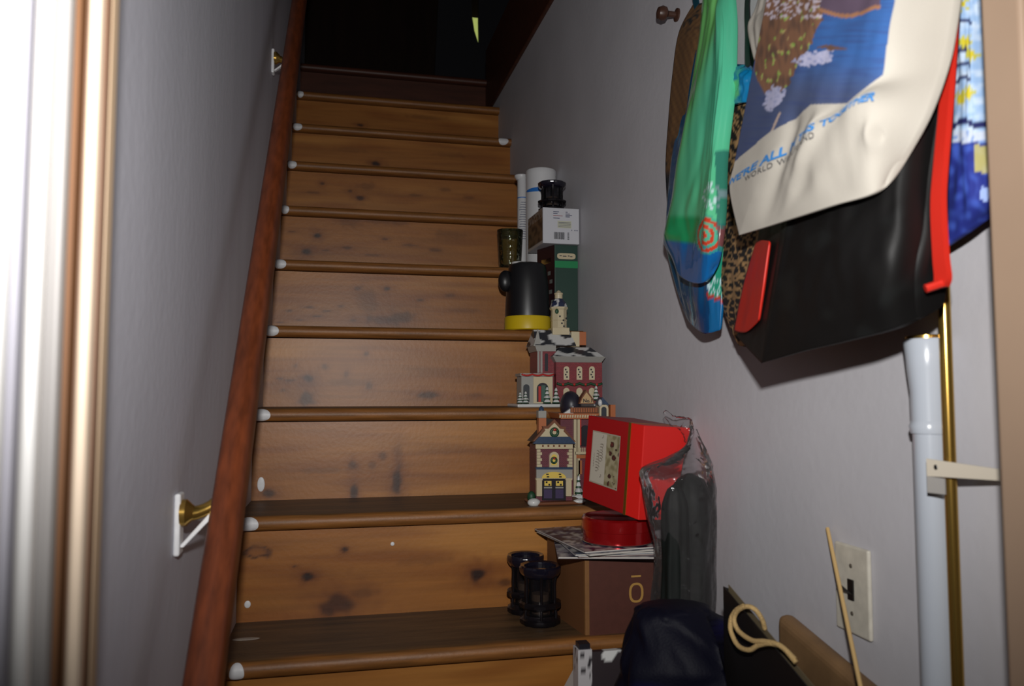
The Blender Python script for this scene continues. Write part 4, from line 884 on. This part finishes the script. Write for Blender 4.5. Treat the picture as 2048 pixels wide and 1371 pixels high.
# two dark ornate candle lanterns and their twin higher up
M_DKG = mat('dark_glass', (24,22,34), .12, coat=.5); M_GLS = film('smoked_glass', (.62, .60, .62), .04, (.1, .1, .12), 1.45, .1, 60, .06); M_DKM = mat('dark_bronze', (30,26,30), .3, .5)
def lantern(x, y, z, r, h, label):
    t = thing('candle_lantern', label, 'lantern', (x, y, z), 'dark glass candle lanterns')
    c = (x, y, z)
    MB().lathe([(r*.94, 0), (r*1.0, h*.03), (r*1.0, h*.09), (r*.86, h*.12), (r*.8, h*.16), (r*.55, h*.17)], c, 36, lob=(12, .025)).build('base', M_DKM, t, smooth=True)
    MB().lathe([(r*.95, h*.28), (r*1.02, h*.31), (r*1.02, h*.36), (r*.93, h*.39)], c, 36, lob=(12, .04)).build('band', M_DKM, t, smooth=True)
    MB().lathe([(r*.80, h*.80), (r*.92, h*.84), (r*1.02, h*.90), (r*1.04, h*.97), (r*.98, h*1.0), (r*.80, h*.985), (r*.78, h*.93)], c, 36, lob=(12, .02)).build('top_rim', M_DKG, t, smooth=True)
    MB().lathe([(r*.68, h*.16), (r*.69, h*.5), (r*.68, h*.9), (r*.65, h*.9), (r*.66, h*.5), (r*.65, h*.18)], c, 32).build('glass', M_GLS, t, smooth=True)
    MB().lathe([(r*.42, 0), (r*.42, h*.34), (r*.05, h*.35)], (x, y, z+h*.165), 20).build('candle', mat('pale_wax', (150,128,96), .5), t, smooth=True)
    for k in range(6):
        a = 2*math.pi*k/6+.35; ca, sa = math.cos(a), math.sin(a)
        pts = [(x+r*ca*f, y+r*sa*f, z+h*g) for f, g in ((.84,.10), (.86,.2), (.78,.33), (.80,.5), (.78,.7), (.86,.86))]
        MB().tube([catmull(pts, j/10) for j in range(11)], r*.075, 8).build('post', M_DKM, t, smooth=True)
    return t
p = at(1060, 1224, 'z', TOP(1)); q = at(1092, 1250, 'z', TOP(1))
r_ = .0360
lantern(.553, .400, TOP(1), r_, .112, 'dark glass candle lantern standing against the riser beside the carton')
lantern(q.x-.006, q.y+.020, TOP(1), .0385, .108, 'dark candle lantern in front, touching the brown carton')

# ------------------------------------------------------------------ fourth visible tread: torch, green carton, white carton, lantern
zt = TOP(4); Y = .886
lx, _ = pz(1055, 650, Y); sc = pz(1056, 650, Y)[0]-pz(1055, 650, Y)[0]
tq = thing('work_lantern', 'black lantern torch with yellow base standing on the step', 'lantern', (lx, Y, zt))
MB().lathe([(43*sc, 0), (45*sc, 2*sc), (45*sc, 24*sc), (43.5*sc, 27*sc)], (lx, Y, zt), 40).build('base', mat('yellow_plastic', (214,182,22), .4), tq, smooth=True)
MB().lathe([(43*sc, 27*sc), (43.5*sc, 40*sc), (41*sc, 90*sc), (37*sc, 122*sc), (35*sc, 128*sc), (30*sc, 131*sc)], (lx, Y, zt), 40).build('body', mat('black_rubber', (22,22,25), .38), tq, smooth=True)
MB().ball((lx-44*sc, Y-.004, zt+96*sc), 15*sc, 12*sc, 21*sc, 18, 12).build('handle', MATS['black_rubber'], tq, smooth='all')
MB().box(lx-38.5*sc, lx-36*sc, Y-.020, Y-.016, zt+50*sc, zt+78*sc).build('switch_mark', MATS['yellow_plastic'], tq)
MB().ball((lx-20*sc, Y-.01, zt+131*sc), 14*sc, 12*sc, 4*sc).build('top_cap', M_SNOW, tq, smooth='all')
# tall dark green carton, turned so that its left face shows
Y0 = .876
g0 = K(1110, 659, Y0); g1 = K(1166, 659, Y0-.002); gw = min(g1.x, wx(Y0)-.004)-g0.x; gd = .085; gl_ = K(1076, 500, Y0+gd*.92).x
ghz = K(1110, 489, Y0).z
gbx = thing('green_carton', 'tall dark green carton with a bright green stripe behind the torch', 'box', (g0.x+.03, Y0+.04, zt))
gb = [Vector((g0.x, Y0, zt)), Vector((g0.x+gw, Y0, zt)), Vector((min(gl_+gw+.02, wx(Y0+gd)-.004), Y0+gd, zt)), Vector((gl_, Y0+gd, zt))]; gh = Vector((0, 0, ghz-zt))
MB().hexa(gb, [p+gh for p in gb]).build('body', mat('green_carton_card', (26,58,48), .4), gbx, bevel=.001)
ff2 = quad_map(gb[0], gb[1], gb[1]+gh, gb[0]+gh); lf2 = quad_map(gb[3], gb[0], gb[0]+gh, gb[3]+gh)
patch_quad('side_print', mat('maroon_print', (44,20,24), .45), gbx, lf2, 0, 0, .99, 1)
patch_quad('stripe', mat('bright_green', (16,128,74), .45), gbx, ff2, .0, .735, 1, .815)
def pill(f, m, parent, u0, v0, u1, v1):
    b = MB(); vs = [f((u0+u1)/2, (v0+v1)/2, .0010)]; n = 24
    for k in range(n):
        a = 2*math.pi*k/n; ca, sa = math.cos(a), math.sin(a); e = lambda v, q: math.copysign(abs(v)**q, v); vs.append(f((u0+u1)/2+(u1-u0)/2*e(ca, .35), (v0+v1)/2+(v1-v0)/2*e(sa, .7), .0010))
    b.add(vs, [(0, 1+k, 1+(k+1) % n) for k in range(n)]); return b.build('label', m, parent, flip=False)
pl_ = pill(ff2, M_CRM, gbx, .10, .835, .90, .905)
for u0, u1, v in ((.20,.30,.868), (.34,.50,.864), (.56,.64,.868), (.66,.76,.862)): attach(patch_quad('print_mark', M_GREYTXT, None, ff2, u0, v, u1, v+.010, .0018), pl_)
patch_quad('gold_label', M_GOLDINK, gbx, lf2, .25, .80, .80, .86)
for k, (u, v) in enumerate(((.62,.66), (.72,.56), (.70,.44), (.80,.32), (.84,.22), (.66,.14))): patch_quad('side_mark', mat('grey_ink', (110,112,108), .5), gbx, lf2, u, v, u+.16, v+.045, .0009)
# white carton on top
Y1 = .862; w0 = K(1086, 487, Y1); w1 = K(1165, 487, Y1); wr = min(w1.x, wx(Y1)-.004); zt2 = ghz+.0006; wh = K(1086, 414, Y1).z-zt2; wd = .15; wl = K(1056, 470, Y1+wd).x
wb = [Vector((w0.x, Y1, zt2)), Vector((wr, Y1, zt2)), Vector((wx(Y1+wd)-.006, Y1+wd, zt2)), Vector((wl, Y1+wd, zt2))]; wv = Vector((0, 0, wh))
wc = thing('white_carton', 'white printed carton with barcode balanced on the green carton', 'box', ((w0.x+wr)/2, Y1+.05, zt2))
MB().hexa(wb, [p+wv for p in wb]).build('body', mat('white_card', (196,196,202), .45), wc, bevel=.001)
f3 = quad_map(wb[0], wb[1], wb[1]+wv, wb[0]+wv); l3 = quad_map(wb[3], wb[0], wb[0]+wv, wb[3]+wv)
def sidep(u, v): 
    c = lerp(lin((112,86,62)), lin((70,52,40)), sm(-.2, .4, nz(u*6, v*6, 2)))
    if v > .74: c = lerp(c, lin((170,160,150)), .6 if nz(u*30, v*8) > 0 else 0)
    return lin((180,172,166)) if v < .08 else c
patch_quad('side_print', mat('carton_photo', attr=True, rough=.5), wc, l3, .02, .0, .98, .98, col=sidep, n=30)
M_INK = mat('blue_grey_ink', (80,84,110), .6); M_INKR = mat('red_grey_ink', (150,96,100), .6)
for k, (u0, v0, u1) in enumerate(((.28,.88,.44), (.28,.83,.40), (.28,.70,.46), (.62,.88,.68), (.62,.83,.74), (.62,.79,.80), (.62,.75,.74))): patch_quad('print_line', M_INK, wc, f3, u0, v0, u1, v0+.022)
patch_quad('print_line', M_INKR, wc, f3, .28, .77, .54, .79); patch_quad('print_panel', mat('cream_ink', (190,190,168), .6), wc, f3, .40, .44, .78, .64)
for k in range(4): patch_quad('print_line', M_INK, wc, f3, .42, .47+.04*k, .76, .482+.04*k, .0010)
bc = MB(); xx = .30; random.seed(3)
while xx < .58:
    w_ = random.choice((.006, .010, .016)); vs = [f3(xx, .12, .0008), f3(xx+w_, .12, .0008), f3(xx+w_, .32, .0008), f3(xx, .32, .0008)]; bc.add(vs, [(0,1,2,3)]); xx += w_+random.choice((.006, .011))
bc.build('barcode', M_DKC, wc, flip=False)
bc = MB(); [bc.add([f3(.67, .12+.03*k, .0008), f3(.72, .12+.03*k, .0008), f3(.72, .135+.03*k, .0008), f3(.67, .135+.03*k, .0008)], [(0,1,2,3)]) for k in range(7)]; bc.build('barcode', M_DKC, wc, flip=False)
for u0 in (.78, .86, .90, .94): patch_quad('print_mark', M_INK, wc, f3, u0, .37, u0+.02, .40)
# third lantern on it
yl = Y1+.055; p = pz(1104, 412, yl); u = pz(1105, 412, yl)[0]-p[0]
lantern(p[0], yl, zt2+wh+.0006, 26.5*u, 57*u, 'dark glass candle lantern standing on the white carton')

# ------------------------------------------------------------------ fifth visible tread: white canisters and a glass jar
zt = TOP(5); Y = 1.090
M_CAN = mat('white_canister', (206,206,208), .4); M_BLU = mat('blue_band', (40,110,190), .4)
p = pz(1082, 520, Y); u = pz(1083, 520, Y)[0]-p[0]; rr = min(31.5*u, (wx(Y)-.002-p[0])/1.015); top = pz(1084, 343, Y)[1]
cn = thing('white_canister', 'tall white canister with blue oval band beside the right wall', 'canister', (p[0], Y, zt))
MB().lathe([(rr*.97, 0), (rr, .003), (rr, top-zt-.012)], (p[0], Y, zt), 40).build('body', M_CAN, cn, smooth=True)
MB().lathe([(rr*1.015, top-zt-.014), (rr*1.015, top-zt-.003), (rr*.98, top-zt)], (p[0], Y, zt), 40).build('lid', M_CAN, cn, smooth=True)
zb = pz(1084, 386, Y)[1]; b = MB(); vs = []; n = 24
for k in range(n+1):
    a = R(-90-85+170*k/n); hgt = .0065*math.sqrt(max(0, 1-((k-n/2)/(n/2))**2))+.0003
    vs += [(p[0]+(rr+.0006)*math.cos(a), Y+(rr+.0006)*math.sin(a), zb-hgt), (p[0]+(rr+.0006)*math.cos(a), Y+(rr+.0006)*math.sin(a), zb+hgt)]
b.add(vs, [(2*k, 2*k+2, 2*k+3, 2*k+1) for k in range(n)]); b.build('oval_band', M_BLU, cn, flip=False)
Yt = 1.142; p = pz(1045, 520, Yt); u = pz(1046, 520, Yt)[0]-p[0]; top = pz(1042, 350, Yt)[1]; rr = 10*u
sp = thing('white_tube', 'slim white printed tube standing left of the tall white canister', 'tube', (p[0], Yt, zt))
MB().lathe([(rr, 0), (rr, top-zt-.018), (rr*.9, top-zt-.014)], (p[0], Yt, zt), 28).build('body', M_CAN, sp, smooth=True)
MB().lathe([(rr*.95, top-zt-.016), (rr*1.35, top-zt-.007), (rr*1.35, top-zt-.002), (rr*1.1, top-zt)], (p[0]-rr*.2, Yt, zt), 28).build('cap', M_CAN, sp, smooth=True)
def band(z0, z1, a0, a1, m, name, n=8):
    b = MB(); vs = []
    for k in range(n+1):
        a = R(a0+(a1-a0)*k/n); vs += [(p[0]+(rr+.0005)*math.cos(a), Yt+(rr+.0005)*math.sin(a), z0), (p[0]+(rr+.0005)*math.cos(a), Yt+(rr+.0005)*math.sin(a), z1)]
    b.add(vs, [(2*k, 2*k+2, 2*k+3, 2*k+1) for k in range(n)]); b.build(name, m, sp, flip=False)
zz = pz(1045, 397, Yt)[1]; band(zz-.001, zz+.002, -200, 20, M_BLU, 'blue_stripe')
for k in range(16): z_ = zz-.016-.0075*k; band(z_, z_+.0018, -120-(k*7 % 25), -55+(k*11 % 20), M_INK, 'print_line')
p = pz(1020, 530, 1.085); u = pz(1021, 530, 1.085)[0]-p[0]; top = pz(1020, 461, 1.085)[1]; h = top-zt; rr = 24*u
gj = thing('glass_jar', 'empty greenish ribbed glass jar left of the white tube', 'jar', (p[0], 1.085, zt))
MB().lathe([(rr*.8, .001), (rr*.86, .003), (rr*.92, h*.25), (rr*1.0, h*.7), (rr*1.04, h*.97), (rr*1.04, h), (rr*.97, h), (rr*.92, h*.7), (rr*.85, h*.25), (rr*.76, h*.08)], (p[0], 1.085, zt), 40, lob=(20, .018)).build('glass', film('green_glass', (.86, .89, .76), .02, (.2, .26, .16), 1.45, .2, 90, .06), gj, smooth=True)
MB().lathe([(rr*1.0, h*.93), (rr*1.07, h*.95), (rr*1.07, h*1.0), (rr*1.0, h*1.01), (rr*.96, h*.99)], (p[0], 1.085, zt), 40).build('rim', bpy.data.materials['green_glass'], gj, smooth=True)

# ------------------------------------------------------------------ clutter on the lowest steps
# clear plastic bag around dark green garlands
zt = TOP(0)
pb = thing('wrapped_garland', 'clear plastic bag around dark green bundles leaning by the right wall', 'bag', (.745, .075, zt))
M_BUND = mat('dark_green_bundle', (12,18,16), .65, spec=.25, noise_amt=.4, noise_scale=30)
for (x0_, x1_, top_, yc_, ph) in ((1334, 1424, 946, .084, 0.6), (1322, 1378, 968, .056, 2.1)):
    b = MB(); vs = []; fs = []; NA, NT = 64, 30
    for j in range(NT+1):
        t = j/NT; py = 1262+(top_-1262)*t; c = at((x0_+x1_)/2, py, 'y', yc_); hw = (at(x1_, py, 'y', yc_).x-at(x0_, py, 'y', yc_).x)/2*(1-.10*t)*min(1, (max(0, 1-t)*5)**.45+.12)
        z = c.z if j else zt+.002
        for k in range(NA):
            a = 2*math.pi*k/NA; f = 1+.035*math.cos(9*a+ph+1.5*t)+.12*nz(2*math.cos(a), 2*math.sin(a), t*3+ph)
            vs.append((min(c.x+hw*f*math.cos(a), wx(yc_)-.008), yc_+hw*.85*f*math.sin(a), z))
    for j in range(NT):
        for k in range(NA): i = (k+1) % NA; fs.append((j*NA+k, j*NA+i, (j+1)*NA+i, (j+1)*NA+k))
    fs += [tuple(range(NA-1, -1, -1)), tuple(NT*NA+k for k in range(NA))]
    b.add(vs, fs); b.build('green_bundle', M_BUND, pb, smooth='all')
b = MB(); vs = []; fs = []; NA, NT = 56, 60
for j in range(NT+1):
    t = j/NT
    # outline of the bag in the photograph: left and right edges at measured rows
    prof = [(1310,1425,1262), (1312,1430,1200), (1316,1430,1100), (1302,1432,1030), (1292,1430,975), (1290,1426,940), (1335,1421,917), (1372,1414,896), (1382,1404,874), (1386,1398,858)]
    q = catmull(prof, t); c = at((q.x+q.y)/2, q.z, 'y', .07); hw = (at(q.y, q.z, 'y', .07)-at(q.x, q.z, 'y', .07)).length/2
    yc = .078+.0*t
    for k in range(NA):
        a = 2*math.pi*k/NA; wr_ = 1+.06*nz(3*math.cos(a), 3*math.sin(a), t*7)-.09*abs(nz(5*math.cos(a)+3*t, 5*math.sin(a), t*8))
        x = c.x+hw*wr_*math.cos(a); y = yc+min(hw*1.0, .072)*wr_*math.sin(a)
        y = min(y, .155 if c.z < 1.2 else .15)
        if y > .18: y = .18
        vs.append((min(x, wx(y)-.004), y, c.z))
for j in range(NT):
    for k in range(NA): i = (k+1) % NA; fs.append((j*NA+k, j*NA+i, (j+1)*NA+i, (j+1)*NA+k))
b.add(vs, fs); b.build('film', film('clear_film', (.95, .94, .95), .030, (.66, .61, .62), 1.30, 1.0, 30, .15), pb, smooth='all')
b = MB(); tip = [at(px, py, 'y', .215) for px, py in ((1388,868), (1380,858), (1366,848), (1345,840), (1329,822))]; b.tube([catmull(tip, k/24) for k in range(25)], .01, 12, [(.026-.022*k/24)*(1+.25*nz(k*.7, 2)) for k in range(25)], .5); b.v = [Vector((min(v.x, wx(v.y)-.004), v.y, v.z)) for v in b.v]; b.build('film_tip', bpy.data.materials['clear_film'], pb, smooth='all')

# navy bundle
M_NAVY = mat('navy_nylon', attr=True, rough=.6, spec=.15, bump=.1, bump_scale=300)
nb = thing('navy_bag', 'slumped dark navy fabric bag on the lowest visible step', 'bag', (.66, -.09, TOP(-1)))
b = MB(); vs = []; fs = []; NA, NT = 72, 60
prof = [(1180,1640,1640), (1190,1640,1500), (1212,1625,1420), (1238,1600,1365), (1250,1560,1310), (1262,1500,1262), (1268,1440,1232), (1280,1420,1216), (1300,1400,1209)]
for j in range(NT+1):
    t = j/NT; q = catmull(prof, t); c = at((q.x+q.y)/2, q.z, 'y', -.10); hw = (at(q.y, q.z, 'y', -.10)-at(q.x, q.z, 'y', -.10)).length/2
    zc = max(c.z, TOP(-1)+.001) if j else TOP(-1)+.001
    for k in range(NA):
        a = 2*math.pi*k/NA; f = 1+.07*nz(2.2*math.cos(a)+1, 2.2*math.sin(a), t*5)-.16*(.45-abs(nz(3.2*math.cos(a)+2*t, 3.2*math.sin(a)-t, t*3.5+4)))
        x = c.x+hw*f*math.cos(a); y = -.095+min(hw*.75, .088*(1.0 if t < .6 else 1.0))*f*math.sin(a)
        y = max(min(y, -.008), -.185); vs.append((min(x, wx(y)-.006 if y > -.125 else .682), y, zc))
for j in range(NT):
    for k in range(NA): i = (k+1) % NA; fs.append((j*NA+k, j*NA+i, (j+1)*NA+i, (j+1)*NA+k))
fs += [tuple(range(NA-1, -1, -1)), tuple(NT*NA+k for k in range(NA))]; b.add(vs, fs)
b.build('body', M_NAVY, nb, smooth='all', col=lambda co: lerp(lin((9,9,24)), lin((22,20,70)), sm(.1, .5, nz(co.x*9+1, co.y*9, co.z*12))))
ty = [at(1330, 1215, 'y', -.16), at(1310, 1245, 'y', -.19), at(1296, 1290, 'y', -.20)]
# snowy cottage half below the frame
Y = .060
sc_ = thing('ceramic_house', 'dark roofed ceramic cottage with snow and white chimney at the bottom', 'ornament', (.60, Y+.03, TOP(0)), 'ceramic village houses on the steps')
cx0, cz1 = pz(1156, 1300, Y); cx1, _ = pz(1184, 1300, Y); zb = TOP(0)
def stone(co): return lin((44,40,44)) if nz(co.x*190, co.y*190, co.z*150) > .28 else lin((186,182,184))
bx = MB(); bx.box(cx0, cx1, Y, Y+.026, zb+.05, cz1); fine(bx, 22).build('chimney', mat('stone_chimney', attr=True, rough=.5), sc_, col=stone)
MB().box(cx0+.003, cx1-.002, Y+.003, Y+.023, cz1, cz1+.008).build('chimney_pot', M_DKC, sc_)
rx0, rz0 = pz(1166, 1378, Y+.02); rx1, _ = pz(1300, 1378, Y+.02); rm, rz1 = pz(1215, 1312, Y+.02)
rf = MB(); rf.hexa([(rx0-.012, Y+.005, rz0-.03), (rx1, Y+.005, rz0-.03), (rx1, Y+.10, rz0-.03), (rx0-.012, Y+.10, rz0-.03)], [(rx0+.012, Y+.045, rz1), (rx1-.02, Y+.045, rz1), (rx1-.02, Y+.055, rz1), (rx0+.012, Y+.055, rz1)])
fine(rf, 18).build('roof', M_ROOF, sc_, col=lambda co: lin((206,206,204)) if nz(co.x*30+4.4, co.z*26+1, co.y*10) > .12 else lin((40,30,34)))
MB().box(rx0, rx1-.012, Y+.012, Y+.092, zb, rz0-.025).build('walls', M_BRICKP, sc_)
# black paper carrier bag with twine handles
a0 = at(1447, 1172, 'x', .690); a1 = at(1612, 1365, 'x', .700); e = (a1-a0).normalized(); y_end = a0+e*.30
z0 = TOP(-2); lo = lambda p, dx=0: Vector((p.x+dx, p.y, z0))
bg = thing('paper_carrier_bag', 'black paper carrier bag with cream twine handles by the right wall', 'bag', (.74, -.28, z0))
M_BPAP = mat('black_paper', (20,17,17), .45); M_PEDGE = mat('paper_edge', (96,84,62), .7)
f0, f1 = Vector((.690, a0.y, a0.z)), Vector((.700, max(a1.y-.04, -.41), a0.z+(a1.z-a0.z)*(max(a1.y-.04, -.41)-a0.y)/(a1.y-a0.y)))
bw = .010
def panel(name, p, q, t=.0012, m=None):
    d = (q-p); d.z = 0; n = Vector((-d.y, d.x, 0)).normalized()*t
    MB().hexa([Vector((p.x, p.y, z0)), Vector((q.x, q.y, z0)), Vector((q.x, q.y, z0))+n, Vector((p.x, p.y, z0))+n], [p, q, q+n, p+n]).build(name, m or M_BPAP, bg)
g0_, g1_ = f0+Vector((bw, .0, -.004)), f1+Vector((bw, .0, -.004))
panel('panel', f0, f1); panel('panel', g0_, g1_); panel('gusset', f0, g0_); panel('gusset', f1, g1_)
s0_ = f0+Vector((.005, -.004, .003)); panel('inner_fold', s0_, f1+Vector((.005, 0, .003)), .0010, M_PEDGE)
MB().box(f0.x, f0.x+bw, min(f0.y, f1.y), max(f0.y, f1.y), z0, z0+.002).build('bottom', M_BPAP, bg)
M_TW = mat('cream_twine', (196,164,110), .8, bump=.5, bump_scale=500)
def twine(pts, x):
    ps = [at(px, py, 'x', x+dx) for px, py, dx in pts]; b = MB(); b.tube([catmull(ps, k/50) for k in range(51)], .0030, 8); b.build('twine_handle', M_TW, bg, smooth='all')
twine([(1590,1318,.004),(1560,1290,-.002),(1530,1282,-.008),(1505,1280,-.012),(1478,1262,-.014),(1468,1240,-.014),(1474,1222,-.012),(1492,1212,-.008),(1510,1218,-.002),(1524,1238,.006),(1530,1258,.012)], .688)
twine([(1592,1324,.004),(1565,1294,.0),(1540,1286,-.006),(1516,1290,-.010),(1498,1299,-.014),(1476,1290,-.016),(1462,1262,-.016),(1462,1238,-.014),(1472,1220,-.010),(1488,1211,-.006)], .688)
